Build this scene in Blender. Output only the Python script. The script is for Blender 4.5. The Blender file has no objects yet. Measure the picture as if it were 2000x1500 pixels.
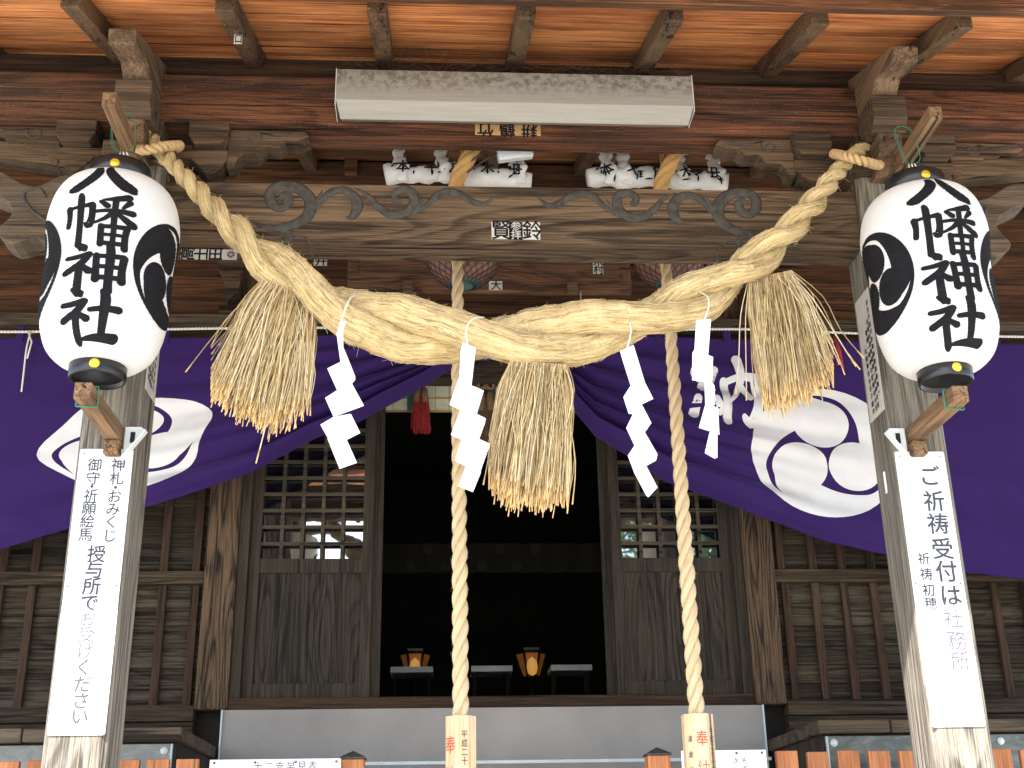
import bpy, bmesh, math, random
from mathutils import Vector, Matrix, noise
random.seed(7)
sc = bpy.context.scene
COL = sc.collection
PI = math.pi

# ------------------------------------------------------------------ camera
CX, CY, CZ = -0.3305, -4.8369, 1.5
YAW, PITCH, ROLL, FPX = 0.0643, 0.3754, -0.0178, 2409.09
def _axes():
    cy, sy, cp, sp = math.cos(YAW), math.sin(YAW), math.cos(PITCH), math.sin(PITCH)
    f = Vector((sy*cp, cy*cp, sp)); r = Vector((cy, -sy, 0)); u = r.cross(f)
    cr, sr = math.cos(ROLL), math.sin(ROLL)
    return cr*r + sr*u, -sr*r + cr*u, f
CR, CU, CF = _axes()
cam = bpy.data.cameras.new('camera'); camo = bpy.data.objects.new('camera', cam); COL.objects.link(camo)
m = Matrix((CR, CU, -CF)).transposed().to_4x4(); m.translation = Vector((CX, CY, CZ))
camo.matrix_world = m
cam.sensor_width = 36; cam.lens = FPX/2000*36; cam.clip_start = .05; cam.clip_end = 2000
sc.camera = camo
def at(px, py, Y):
    """real position, on the upright plane at depth Y, of a place measured in the 2000x1500 photograph"""
    d = CF + CR*((px-1000)/FPX) - CU*((py-750)/FPX)
    t = (Y-CY)/d.y
    return Vector((CX, CY, CZ)) + d*t

# ------------------------------------------------------------------ light
SUN_EL, SUN_AZ = math.radians(45), math.radians(-25)      # azimuth: how far right of straight behind the viewer
w = bpy.data.worlds.new('World'); sc.world = w; w.use_nodes = True
nt = w.node_tree; nt.nodes.clear()
sky = nt.nodes.new('ShaderNodeTexSky'); sky.sky_type = 'NISHITA'; sky.sun_disc = False
sky.sun_elevation = SUN_EL; sky.sun_rotation = PI - SUN_AZ
bg = nt.nodes.new('ShaderNodeBackground'); bg.inputs[1].default_value = 0.15
ow = nt.nodes.new('ShaderNodeOutputWorld')
nt.links.new(sky.outputs[0], bg.inputs[0]); nt.links.new(bg.outputs[0], ow.inputs[0])
sl = bpy.data.lights.new('sun', 'SUN'); sl.energy = 5.0; sl.angle = math.radians(.5); sl.color = (1, .95, .87)
so = bpy.data.objects.new('sun', sl); COL.objects.link(so)
sdir = Vector((math.sin(SUN_AZ)*math.cos(SUN_EL), -math.cos(SUN_AZ)*math.cos(SUN_EL), math.sin(SUN_EL)))
so.rotation_euler = sdir.to_track_quat('Z', 'Y').to_euler()
sc.view_settings.view_transform = 'Standard'; sc.view_settings.look = 'None'
sc.view_settings.gamma = 1; sc.view_settings.exposure = 1.75
sc.cycles.max_bounces = 8; sc.cycles.diffuse_bounces = 5
try: sc.cycles.use_denoising = True
except Exception: pass

# ------------------------------------------------------------------ materials
def mat_new(name):
    m = bpy.data.materials.new(name); m.use_nodes = True
    n = m.node_tree.nodes; b = n['Principled BSDF']
    return m, m.node_tree, n, m.node_tree.links, b
def node(nt, t, **kw):
    n = nt.nodes.new(t)
    for k, v in kw.items(): setattr(n, k, v)
    return n
def math_n(nt, op, a, b=None, c=None):
    n = nt.nodes.new('ShaderNodeMath'); n.operation = op
    for i, v in enumerate((a, b, c)):
        if v is None: continue
        if isinstance(v, (int, float)): n.inputs[i].default_value = v
        else: nt.links.new(v, n.inputs[i])
    return n.outputs[0]
def mix_c(nt, fac, a, b, mode='MIX'):
    n = nt.nodes.new('ShaderNodeMix'); n.data_type = 'RGBA'; n.blend_type = mode
    for sock, v in ((n.inputs[0], fac), (n.inputs[6], a), (n.inputs[7], b)):
        if isinstance(v, (int, float)): sock.default_value = v
        elif isinstance(v, (tuple, list)): sock.default_value = (*v[:3], 1)
        else: nt.links.new(v, sock)
    return n.outputs[2]
def ramp(nt, x, stops):
    r = nt.nodes.new('ShaderNodeValToRGB'); cr = r.color_ramp
    while len(cr.elements) < len(stops): cr.elements.new(.5)
    for e, (p, c) in zip(cr.elements, stops):
        e.position = p; e.color = (*c, 1) if isinstance(c, (tuple, list)) else (c, c, c, 1)
    nt.links.new(x, r.inputs[0]); return r.outputs[0]
def noise_n(nt, vec, scale, detail=4, rough=.55, dist=0):
    n = nt.nodes.new('ShaderNodeTexNoise'); n.inputs['Scale'].default_value = scale
    n.inputs['Detail'].default_value = detail; n.inputs['Roughness'].default_value = rough
    n.inputs['Distortion'].default_value = dist
    nt.links.new(vec, n.inputs['Vector']); return n.outputs[0]
def objvec(nt, rnd=7.0):
    tc = nt.nodes.new('ShaderNodeTexCoord'); oi = nt.nodes.new('ShaderNodeObjectInfo')
    cb = nt.nodes.new('ShaderNodeCombineXYZ')
    for i, k in enumerate((1.0, 1.7, 2.3)):
        nt.links.new(math_n(nt, 'MULTIPLY', oi.outputs['Random'], rnd*k), cb.inputs[i])
    va = nt.nodes.new('ShaderNodeVectorMath'); va.operation = 'ADD'
    nt.links.new(tc.outputs['Object'], va.inputs[0]); nt.links.new(cb.outputs[0], va.inputs[1])
    return va.outputs[0], oi.outputs['Random']
def scalev(nt, v, s):
    mp = nt.nodes.new('ShaderNodeMapping'); mp.inputs['Scale'].default_value = s
    nt.links.new(v, mp.inputs['Vector']); return mp.outputs[0]

HALLW = ('wall_board_wood', 'batten_wood', 'column_wood', 'rail_wood', 'door_wood', 'door_frame_wood', 'lattice_wood')
FRESH = ('grey_post_wood', 'ceiling_wood', 'fence_wood', 'handle_wood', 'purlin_wood')
def wood(name, axis, dark, light, stain=None, stain_amt=.5, rings=2.2, K=13, rough=.8, bump=.35, var=.25, ringmix=.55, dust=0):
    m, nt, n, L, b = mat_new(name)
    tn = (1.0, 1.0, 1.0) if name in FRESH else (.92, .93, .88) if name in HALLW else (1.06, .97, .80)
    dark, light, stain = [tuple(x*y for x, y in zip(c_, tn)) if c_ else None for c_ in (dark, light, stain)]
    v, rnd = objvec(nt)
    a = 'XYZ'.index(axis)
    s = [1, 1, 1]; s[a] = .13
    ringn = noise_n(nt, scalev(nt, v, s), rings, 1.5, .45, .25)
    rr = math_n(nt, 'FRACT', math_n(nt, 'MULTIPLY', ringn, K))
    ringv = ramp(nt, rr, [(0, .35), (.08, .85), (.6, .62), (.84, .08), (.93, .05), (1, .35)])
    s2 = [150, 150, 150]; s2[a] = 3.5
    fib = noise_n(nt, scalev(nt, v, s2), 1, 3, .7)
    sf = [48, 48, 48]; sf[a] = 1.4
    fib2 = noise_n(nt, scalev(nt, v, sf), 1, 4, .65)
    s3 = [9, 9, 9]; s3[a] = .7
    band = noise_n(nt, scalev(nt, v, s3), 1, 3, .6)
    x = math_n(nt, 'MULTIPLY', math_n(nt, 'SUBTRACT', ringv, .5), ringmix*.62)
    x = math_n(nt, 'ADD', x, math_n(nt, 'MULTIPLY', math_n(nt, 'SUBTRACT', fib, .5), 2.1))
    x = math_n(nt, 'ADD', x, math_n(nt, 'MULTIPLY', math_n(nt, 'SUBTRACT', fib2, .5), 1.5))
    x = math_n(nt, 'ADD', x, math_n(nt, 'MULTIPLY', math_n(nt, 'SUBTRACT', band, .5), .9))
    x = math_n(nt, 'ADD', x, .45)
    col = mix_c(nt, ramp(nt, x, [(.12, 0.0), (.85, 1.0)]), dark, light)
    if stain:
        s4 = [1.3, 1.3, 1.3]; s4[a] = .5
        st = ramp(nt, noise_n(nt, scalev(nt, v, s4), 1.6, 5, .6), [(.42, 0.0), (.62, 1.0)])
        col = mix_c(nt, math_n(nt, 'MULTIPLY', st, stain_amt), col, stain)
    if var:
        vv = math_n(nt, 'ADD', math_n(nt, 'MULTIPLY', rnd, 2*var), 1-var)
        cb = nt.nodes.new('ShaderNodeCombineColor')
        for i in range(3): L.new(vv, cb.inputs[i])
        col = mix_c(nt, 1.0, col, cb.outputs[0], 'MULTIPLY')
    sw = [70, 70, 70]; sw[a] = 5
    fl_ = ramp(nt, noise_n(nt, scalev(nt, v, sw), 1, 4, .75), [(.60, 0.0), (.70, 1.0)])
    col = mix_c(nt, math_n(nt, 'MULTIPLY', fl_, .45), col, tuple(min(1, (x*1.25+.03)) for x in light))
    # dark drying checks along the grain
    s5 = [26, 26, 26]; s5[a] = .55
    ck = ramp(nt, noise_n(nt, scalev(nt, v, s5), 1, 2, .5), [(.31, 0.15), (.36, 1.0)])
    col = mix_c(nt, 1.0, col, ck, 'MULTIPLY')
    if dust:
        d = ramp(nt, noise_n(nt, v, 120, 2, .6), [(.66, 0.0), (.72, 1.0)])
        col = mix_c(nt, math_n(nt, 'MULTIPLY', d, dust), col, (.45, .4, .33))
    L.new(col, b.inputs['Base Color']); b.inputs['Roughness'].default_value = rough
    b.inputs['Specular IOR Level'].default_value = .3
    bp = nt.nodes.new('ShaderNodeBump'); bp.inputs['Strength'].default_value = bump; bp.inputs['Distance'].default_value = .006
    L.new(math_n(nt, 'MULTIPLY', x, ck), bp.inputs['Height']); L.new(bp.outputs[0], b.inputs['Normal'])
    return m
def plain(name, c, rough=.6, var=.12, scale=8, bump=0, bscale=60, metal=0, spec=.5, trans=0):
    m, nt, n, L, b = mat_new(name)
    v, rnd = objvec(nt)
    f = noise_n(nt, v, scale, 5, .6)
    lo = tuple(x*(1-var) for x in c); hi = tuple(min(1, x*(1+var)) for x in c)
    L.new(mix_c(nt, ramp(nt, f, [(.3, 0.0), (.7, 1.0)]), lo, hi), b.inputs['Base Color'])
    b.inputs['Roughness'].default_value = rough; b.inputs['Metallic'].default_value = metal
    b.inputs['Specular IOR Level'].default_value = spec
    if bump:
        bp = nt.nodes.new('ShaderNodeBump'); bp.inputs['Strength'].default_value = bump; bp.inputs['Distance'].default_value = .004
        L.new(noise_n(nt, v, bscale, 4, .6), bp.inputs['Height']); L.new(bp.outputs[0], b.inputs['Normal'])
    return m
def straw(name, dark, light, su=46, sv=5, bind=True, bump=1.0):
    m, nt, n, L, b = mat_new(name)
    tc = nt.nodes.new('ShaderNodeTexCoord'); uv = tc.outputs['UV']
    f1 = noise_n(nt, scalev(nt, uv, (su, sv, 1)), 1, 5, .75, .5)
    f2 = noise_n(nt, scalev(nt, uv, (7, 5, 1)), 1, 4, .6)
    x = math_n(nt, 'ADD', math_n(nt, 'MULTIPLY', f1, .75), math_n(nt, 'MULTIPLY', f2, .35))
    col = mix_c(nt, ramp(nt, x, [(.34, 0.0), (.66, 1.0)]), dark, light)
    flk = ramp(nt, noise_n(nt, scalev(nt, uv, (18, 14, 1)), 1, 3, .7), [(.68, 0.0), (.76, .7)])
    col = mix_c(nt, flk, col, (.22, .15, .08))
    h = x
    if bind:
        sx = nt.nodes.new('ShaderNodeSeparateXYZ'); L.new(uv, sx.inputs[0])
        wob = math_n(nt, 'MULTIPLY', noise_n(nt, scalev(nt, uv, (3, 6, 1)), 1, 2), .03)
        vv = math_n(nt, 'ADD', sx.outputs[1], wob)
        fr = math_n(nt, 'FRACT', math_n(nt, 'MULTIPLY', vv, 1/.022))
        ln = ramp(nt, fr, [(0, 1.0), (.1, 1.0), (.2, 0.0), (1, 0.0)])
        br = ramp(nt, noise_n(nt, scalev(nt, uv, (9, 30, 1)), 1, 2), [(.42, 0.0), (.55, 1.0)])
        lb = math_n(nt, 'MULTIPLY', ln, br)
        col = mix_c(nt, math_n(nt, 'MULTIPLY', lb, .35), col, (.80, .66, .45))
        h = math_n(nt, 'ADD', x, math_n(nt, 'MULTIPLY', lb, .25))
    L.new(col, b.inputs['Base Color']); b.inputs['Roughness'].default_value = .75
    b.inputs['Specular IOR Level'].default_value = .25
    bp = nt.nodes.new('ShaderNodeBump'); bp.inputs['Strength'].default_value = bump; bp.inputs['Distance'].default_value = .006
    L.new(h, bp.inputs['Height']); L.new(bp.outputs[0], b.inputs['Normal'])
    return m
def emis(name, c, s):
    m, nt, n, L, b = mat_new(name)
    b.inputs['Base Color'].default_value = (*c, 1)
    b.inputs['Emission Color'].default_value = (*c, 1); b.inputs['Emission Strength'].default_value = s
    return m

M = {}
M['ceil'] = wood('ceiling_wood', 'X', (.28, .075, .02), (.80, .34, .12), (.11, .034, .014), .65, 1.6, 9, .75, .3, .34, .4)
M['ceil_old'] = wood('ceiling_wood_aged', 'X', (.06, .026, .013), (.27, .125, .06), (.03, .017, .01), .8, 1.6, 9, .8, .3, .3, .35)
M['rafter'] = wood('rafter_wood', 'Y', (.022, .012, .007), (.12, .068, .038), (.15, .115, .075), .45, 2.2, 12, .8, .5, .15, .4, dust=.8)
M['purlin'] = wood('purlin_wood', 'X', (.022, .007, .003), (.21, .075, .030), (.065, .043, .028), .6, 3, 18, .75, .7, .1, .6, dust=.4)
M['beam'] = wood('weathered_beam_wood', 'X', (.024, .016, .011), (.185, .13, .093), (.085, .065, .05), .5, 3.0, 26, .85, .8, .05, .85)
M['beamgrey'] = wood('grey_beam_wood', 'X', (.028, .022, .018), (.165, .13, .10), (.09, .08, .068), .6, 2.4, 15, .85, .7, .15, .6)
M['blockwood'] = wood('bracket_wood', 'X', (.022, .014, .009), (.135, .092, .063), (.09, .072, .055), .5, 2.8, 12, .85, .6, .2, .55)
M['nosewood'] = wood('nosing_wood', 'Y', (.04, .024, .016), (.20, .13, .09), (.11, .085, .065), .5, 2.8, 14, .85, .6, .15, .7)
M['post'] = wood('grey_post_wood', 'Z', (.06, .05, .04), (.30, .265, .215), (.16, .148, .125), .45, 3.6, 20, .85, .8, .05, .7)
M['wallboard'] = wood('wall_board_wood', 'X', (.010, .008, .006), (.098, .078, .058), (.055, .034, .02), .4, 4, 16, .85, .9, .4, .5)
M['batten'] = wood('batten_wood', 'Z', (.014, .008, .005), (.085, .048, .03), (.06, .03, .018), .5, 4, 14, .85, .6, .25, .5)
M['column'] = wood('column_wood', 'Z', (.012, .007, .004), (.16, .10, .062), (.07, .042, .025), .35, 4.2, 26, .85, 1.0, .08, 1.0)
M['rail'] = wood('rail_wood', 'X', (.015, .010, .007), (.11, .076, .05), (.07, .044, .027), .5, 4, 14, .85, .8, .2, .6)
M['door'] = wood('door_wood', 'Z', (.008, .006, .0045), (.062, .047, .035), (.035, .024, .016), .4, 3.4, 30, .75, .9, .1, 1.0)
M['doorframe'] = wood('door_frame_wood', 'Z', (.012, .009, .0065), (.058, .044, .033), (.04, .03, .022), .4, 3, 8, .8, .5, .1, .4)
M['lattice'] = wood('lattice_wood', 'X', (.028, .021, .015), (.105, .08, .058), (.06, .047, .034), .4, 3, 7, .8, .3, .1, .3)
M['sill'] = wood('sill_wood', 'X', (.014, .008, .005), (.065, .037, .023), None, 0, 2, 10, .8, .5, .05, .5)
M['oldupper'] = wood('upper_wall_wood', 'X', (.025, .011, .006), (.15, .068, .032), (.035, .018, .011), .6, 2, 10, .8, .5, .25, .5)
M['scroll'] = plain('scroll_paint', (.045, .041, .034), .75, .55, 30, .8, 60)
M['stick'] = wood('stick_wood', 'Y', (.07, .04, .024), (.28, .18, .11), (.16, .12, .085), .5, 4, 8, .8, .4, .1, .4)
M['fence'] = wood('fence_wood', 'Z', (.30, .10, .035), (.52, .21, .085), (.25, .09, .035), .4, 3, 8, .6, .2, .12, .35)
M['handle'] = wood('handle_wood', 'Z', (.52, .34, .18), (.74, .56, .36), (.62, .45, .26), .3, 4, 8, .6, .15, .04, .45)
M['plaque'] = wood('plaque_wood', 'X', (.03, .014, .009), (.15, .08, .05), (.09, .055, .038), .3, 3.2, 30, .8, .5, .05, 1.0)
M['straw'] = straw('straw_rope', (.24, .16, .065), (.74, .58, .30))
M['strawthin'] = straw('straw_cord', (.32, .2, .09), (.68, .48, .25), 30, 6, False, .8)
M['hemp'] = straw('hemp_rope', (.40, .28, .14), (.72, .57, .36), 26, 18, False, .5)
M['hempgold'] = straw('wrapped_hemp', (.32, .165, .05), (.62, .37, .14), 4, 260, False, 1.0)
M['tassel'] = plain('straw_stalk', (.62, .47, .23), .55, .34, 22)
M['tassel_cut'] = plain('straw_cut_end', (.68, .47, .21), .6, .25, 14)
M['fibre_light'] = plain('pale_straw_stalk', (.78, .65, .41), .5, .2, 30)
M['fibre_dark'] = plain('brown_straw_stalk', (.44, .31, .15), .6, .4, 30)
M['paper'] = plain('white_paper', (.84, .84, .84), .7, .02, 30)
M['string'] = plain('white_string', (.7, .68, .6), .7, .1, 30)
M['sign'] = plain('white_board', (.78, .785, .79), .35, .05, 5)
M['ink'] = plain('black_ink', (.012, .012, .014), .9, .2, 30, spec=.1)
M['inkgrey'] = plain('dark_ink', (.045, .045, .06), .6, .3, 30)
M['inkred'] = plain('red_ink', (.62, .07, .035), .6, .2, 60)
M['inkglare'] = plain('sun_glare_ink', (.10, .09, .12), .9, .2, 60)  # sun glare on some sign characters, painted in as a paler ink
M['cap'] = plain('black_lacquer', (.010, .011, .014), .28, .2, 20)
M['gold'] = plain('brass_boss', (.75, .55, .05), .35, .15, 60, metal=.6)
M['wire'] = plain('dark_wire', (.03, .025, .02), .5)
M['green'] = plain('green_string', (.03, .22, .12), .6)
M['steelwhite'] = plain('white_steel', (.62, .66, .66), .4, .05, 20)
M['dustglass'] = plain('dusty', (.3, .3, .3))
M['bellred'] = plain('bell_copper', (.15, .07, .045), .5, .4, 14, .2, 60, metal=.2)
M['bellteal'] = plain('bell_patina', (.05, .10, .09), .55, .4, 14)
M['net'] = plain('dark_net', (.02, .02, .022), .8)
M['slot'] = plain('dark_slot', (.01, .01, .01), .8)
M['stone'] = plain('pale_stone', (.36, .345, .32), .9, .15, 3, .3, 40)
M['gravel'] = plain('pale_gravel', (.56, .53, .47), .95, .2, 5, .6, 60)
M['greycloth'] = plain('grey_sheet', (.25, .238, .228), .85, .16, 1.6, .35, 220)
M['bluetrim'] = plain('pale_blue_trim', (.42, .5, .55), .4)
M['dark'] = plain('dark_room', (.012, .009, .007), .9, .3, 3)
M['red'] = plain('red_dye', (.30, .02, .02), .8, .4, 40)
M['teal'] = plain('green_cloth', (.02, .10, .08), .8, .2, 30)
M['hairbrown'] = plain('brown_cord', (.17, .10, .055), .8, .3, 40)
M['cream'] = plain('cream_blind', (.56, .56, .40), .8, .12, 20, .3, 90)
M['yellowpaper'] = plain('yellow_paper', (.38, .23, .09), .8, .15, 20)
M['oldpaper'] = plain('old_paper', (.50, .48, .44), .8, .12, 20)
M['cloth'] = plain('white_cotton', (.62, .61, .58), .85, .1, 12, .5, 50)
M['crest'] = plain('white_dye', (.66, .66, .68), .85, .05, 8)
M['leaf'] = plain('leaf_green', (.06, .13, .03), .6, .5, 1.5)
M['bark'] = plain('bark', (.09, .065, .045), .9, .3, 8, .6, 20)
M['amber'] = emis('amber_shade', (.55, .2, .03), .03)
M['flame'] = emis('amber_bulb', (1.0, .5, .12), .12)
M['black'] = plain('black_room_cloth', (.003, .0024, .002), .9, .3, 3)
M['dimcrest'] = plain('dim_crest', (.014, .013, .012), .9)
M['tube_off'] = plain('light_bar', (.62, .66, .7), .4)

def mk_purple():
    m, nt, n, L, b = mat_new('purple_cloth')
    v, r = objvec(nt, 0)
    wv = noise_n(nt, scalev(nt, v, (1, 1, 1)), 2.5, 4, .6)
    col = mix_c(nt, wv, (.022, .009, .072), (.038, .014, .110))
    L.new(col, b.inputs['Base Color']); b.inputs['Roughness'].default_value = .85
    b.inputs['Specular IOR Level'].default_value = .15
    b.inputs['Sheen Weight'].default_value = .12; b.inputs['Sheen Tint'].default_value = (.4, .3, 1, 1)
    bp = nt.nodes.new('ShaderNodeBump'); bp.inputs['Strength'].default_value = .4; bp.inputs['Distance'].default_value = .003
    L.new(noise_n(nt, v, 260, 2), bp.inputs['Height']); L.new(bp.outputs[0], b.inputs['Normal'])
    return m
M['purple'] = mk_purple()
def mk_lantern():
    m, nt, n, L, b = mat_new('lantern_paper')
    v, r = objvec(nt, 0)
    f = noise_n(nt, scalev(nt, v, (30, 30, 8)), 1, 5, .7)
    col = mix_c(nt, f, (.74, .74, .76), (.84, .84, .84))
    L.new(col, b.inputs['Base Color']); b.inputs['Roughness'].default_value = .7
    tr = nt.nodes.new('ShaderNodeBsdfTranslucent'); tr.inputs[0].default_value = (.9, .86, .74, 1)
    mx = nt.nodes.new('ShaderNodeMixShader'); mx.inputs[0].default_value = .28
    o = n['Material Output']
    L.new(b.outputs[0], mx.inputs[1]); L.new(tr.outputs[0], mx.inputs[2]); L.new(mx.outputs[0], o.inputs[0])
    return m
M['lantern'] = mk_lantern()
def mk_glass(name, c, rough=.02):
    m, nt, n, L, b = mat_new(name)
    b.inputs['Base Color'].default_value = (*c, 1); b.inputs['Roughness'].default_value = rough
    b.inputs['Specular IOR Level'].default_value = 1.0; b.inputs['IOR'].default_value = 3.0
    v, r = objvec(nt, 0)
    bp = nt.nodes.new('ShaderNodeBump'); bp.inputs['Strength'].default_value = .05; bp.inputs['Distance'].default_value = .01
    L.new(noise_n(nt, v, 6, 2), bp.inputs['Height']); L.new(bp.outputs[0], b.inputs['Normal'])
    return m
M['glass'] = mk_glass('window_glass', (.012, .013, .015))
def mk_acrylic():
    m, nt, n, L, b = mat_new('scratched_acrylic')
    v, r = objvec(nt, 0)
    f = ramp(nt, noise_n(nt, scalev(nt, v, (4, 4, 9)), 1.3, 5, .65, 1.5), [(.45, 0.0), (.7, 1.0)])
    L.new(mix_c(nt, f, (.035, .04, .045), (.13, .14, .14)), b.inputs['Base Color'])
    b.inputs['Roughness'].default_value = .22; b.inputs['Specular IOR Level'].default_value = .7
    return m
M['acrylic'] = mk_acrylic()
def mk_lampcover():
    m, nt, n, L, b = mat_new('dusty_lamp_cover')
    v, r = objvec(nt, 0)
    tc = nt.nodes.new('ShaderNodeTexCoord'); sx = nt.nodes.new('ShaderNodeSeparateXYZ'); L.new(tc.outputs['Generated'], sx.inputs[0])
    band = ramp(nt, sx.outputs[2], [(.42, 0.0), (.58, .45), (.75, 1.0), (1, 1.0)])
    mot = ramp(nt, noise_n(nt, scalev(nt, v, (1, 1, 1)), 42, 4, .7), [(.42, 0.0), (.62, 1.0)])
    base = mix_c(nt, noise_n(nt, scalev(nt, v, (4, 60, 90)), 1, 3), (.21, .20, .17), (.33, .315, .275))
    col = mix_c(nt, math_n(nt, 'MULTIPLY', band, mot), base, (.12, .105, .085))
    sp = ramp(nt, noise_n(nt, v, 190, 3, .7), [(.55, 0.0), (.7, .6)])
    col = mix_c(nt, sp, col, (.22, .2, .17))
    L.new(col, b.inputs['Base Color']); b.inputs['Roughness'].default_value = .5
    bp = nt.nodes.new('ShaderNodeBump'); bp.inputs['Strength'].default_value = .4; bp.inputs['Distance'].default_value = .003
    L.new(noise_n(nt, v, 150, 3), bp.inputs['Height']); L.new(bp.outputs[0], b.inputs['Normal'])
    return m
M['lampcover'] = mk_lampcover()

# ------------------------------------------------------------------ builders
class MB:
    def __init__(s): s.v = []; s.f = []; s.uv = []; s.sm = []; s.mi = []; s.cur = 0
    def add(s, vs, fs, sm=False, uvs=None):
        o = len(s.v); s.v += [Vector(p) for p in vs]
        for i, f in enumerate(fs):
            s.f.append([o+k for k in f]); s.sm.append(sm); s.mi.append(s.cur)
            s.uv.append(uvs[i] if uvs else None)
        return s
    def box(s, x0, x1, y0, y1, z0, z1):
        if x0 > x1: x0, x1 = x1, x0
        if y0 > y1: y0, y1 = y1, y0
        if z0 > z1: z0, z1 = z1, z0
        vs = [(x, y, z) for z in (z0, z1) for y in (y0, y1) for x in (x0, x1)]
        return s.add(vs, [(0, 2, 3, 1), (4, 5, 7, 6), (0, 1, 5, 4), (2, 6, 7, 3), (0, 4, 6, 2), (1, 3, 7, 5)])
    def obox(s, c, ax, ay, az, hx, hy, hz):
        c = Vector(c); vs = [c+ax*hx*i+ay*hy*j+az*hz*k for k in (-1, 1) for j in (-1, 1) for i in (-1, 1)]
        return s.add(vs, [(0, 2, 3, 1), (4, 5, 7, 6), (0, 1, 5, 4), (2, 6, 7, 3), (0, 4, 6, 2), (1, 3, 7, 5)])
    def prism(s, pts, ext):
        n = len(pts); ext = Vector(ext); a = [Vector(p) for p in pts]; b = [p+ext for p in a]
        return s.add(a+b, [tuple(range(n))[::-1], tuple(range(n, 2*n))] + [(i, (i+1) % n, n+(i+1) % n, n+i) for i in range(n)])
    def tube(s, pts, rad, n=8, caps=True, up=None, sm=True, u0=0, flat=1.0):
        pts = [Vector(p) for p in pts]; N = len(pts)
        if not hasattr(rad, '__len__'): rad = [rad]*N
        t0 = (pts[1]-pts[0]).normalized()
        nrm = up if up else (Vector((0, 0, 1)) if abs(t0.z) < .9 else Vector((1, 0, 0)))
        nrm = (nrm - t0*nrm.dot(t0)).normalized()
        vs = []; L = 0; ls = []
        for i, p in enumerate(pts):
            t = (pts[min(i+1, N-1)]-pts[max(i-1, 0)]).normalized()
            nrm = (nrm - t*nrm.dot(t)).normalized(); bn = t.cross(nrm)
            if i: L += (p-pts[i-1]).length
            ls.append(L)
            for k in range(n):
                a = 2*PI*k/n
                vs.append(p+nrm*math.cos(a)*rad[i]+bn*math.sin(a)*rad[i]*flat)
        fs = []; uvs = []
        for i in range(N-1):
            for k in range(n):
                k2 = (k+1) % n
                fs.append((i*n+k, i*n+k2, (i+1)*n+k2, (i+1)*n+k))
                uvs.append([(u0+k/n, ls[i]), (u0+(k+1)/n, ls[i]), (u0+(k+1)/n, ls[i+1]), (u0+k/n, ls[i+1])])
        if caps:
            fs.append(tuple(range(n))[::-1]); uvs.append([(u0, 0)]*n)
            fs.append(tuple(range((N-1)*n, N*n))); uvs.append([(u0, L)]*n)
        return s.add(vs, fs, sm, uvs)
    def lathe(s, prof, c, n=48, sm=True, caps=False):
        c = Vector(c); vs = []; N = len(prof)
        for (r, z) in prof:
            for k in range(n):
                a = 2*PI*k/n; vs.append(c+Vector((r*math.cos(a), r*math.sin(a), z)))
        fs = [(i*n+k, i*n+(k+1) % n, (i+1)*n+(k+1) % n, (i+1)*n+k) for i in range(N-1) for k in range(n)]
        if caps: fs += [tuple(range(n))[::-1], tuple(range((N-1)*n, N*n))]
        return s.add(vs, fs, sm)
    def build(s, name, mat, parent=None, bevel=0, loc=None):
        me = bpy.data.meshes.new(name)
        org = Vector((0, 0, 0))
        if parent is not None: org = WORG[parent.name]
        elif loc is not None: org = Vector(loc)
        me.from_pydata([tuple(p-org) for p in s.v], [], s.f)
        me.polygons.foreach_set('use_smooth', s.sm)
        if any(u is not None for u in s.uv):
            ul = me.uv_layers.new(name='UVMap'); d = []
            for f, u in zip(s.f, s.uv):
                for j in range(len(f)): d += list(u[j]) if u else [0, 0]
            ul.data.foreach_set('uv', d)
        for mm in (mat if isinstance(mat, list) else [mat]): me.materials.append(mm)
        if s.cur: me.polygons.foreach_set('material_index', s.mi)
        me.update()
        o = bpy.data.objects.new(name, me); COL.objects.link(o)
        if parent is not None: o.parent = parent
        else: o.location = org
        WORG[o.name] = org
        if bevel:
            bv = o.modifiers.new('bevel', 'BEVEL'); bv.width = bevel; bv.segments = 2; bv.limit_method = 'ANGLE'; bv.angle_limit = math.radians(40)
        return o
WORG = {}
def thing(name, label, cat, loc, group=None):
    o = bpy.data.objects.new(name, None); o.location = loc; o.empty_display_size = .2; COL.objects.link(o)
    WORG[o.name] = Vector(loc); return tag(o, label, cat, group)
def tag(o, label, cat, group=None, kind=None):
    o['label'] = label; o['category'] = cat
    if group: o['group'] = group
    if kind: o['kind'] = kind
    return o
def struct(o): o['kind'] = 'structure'; return o

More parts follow.
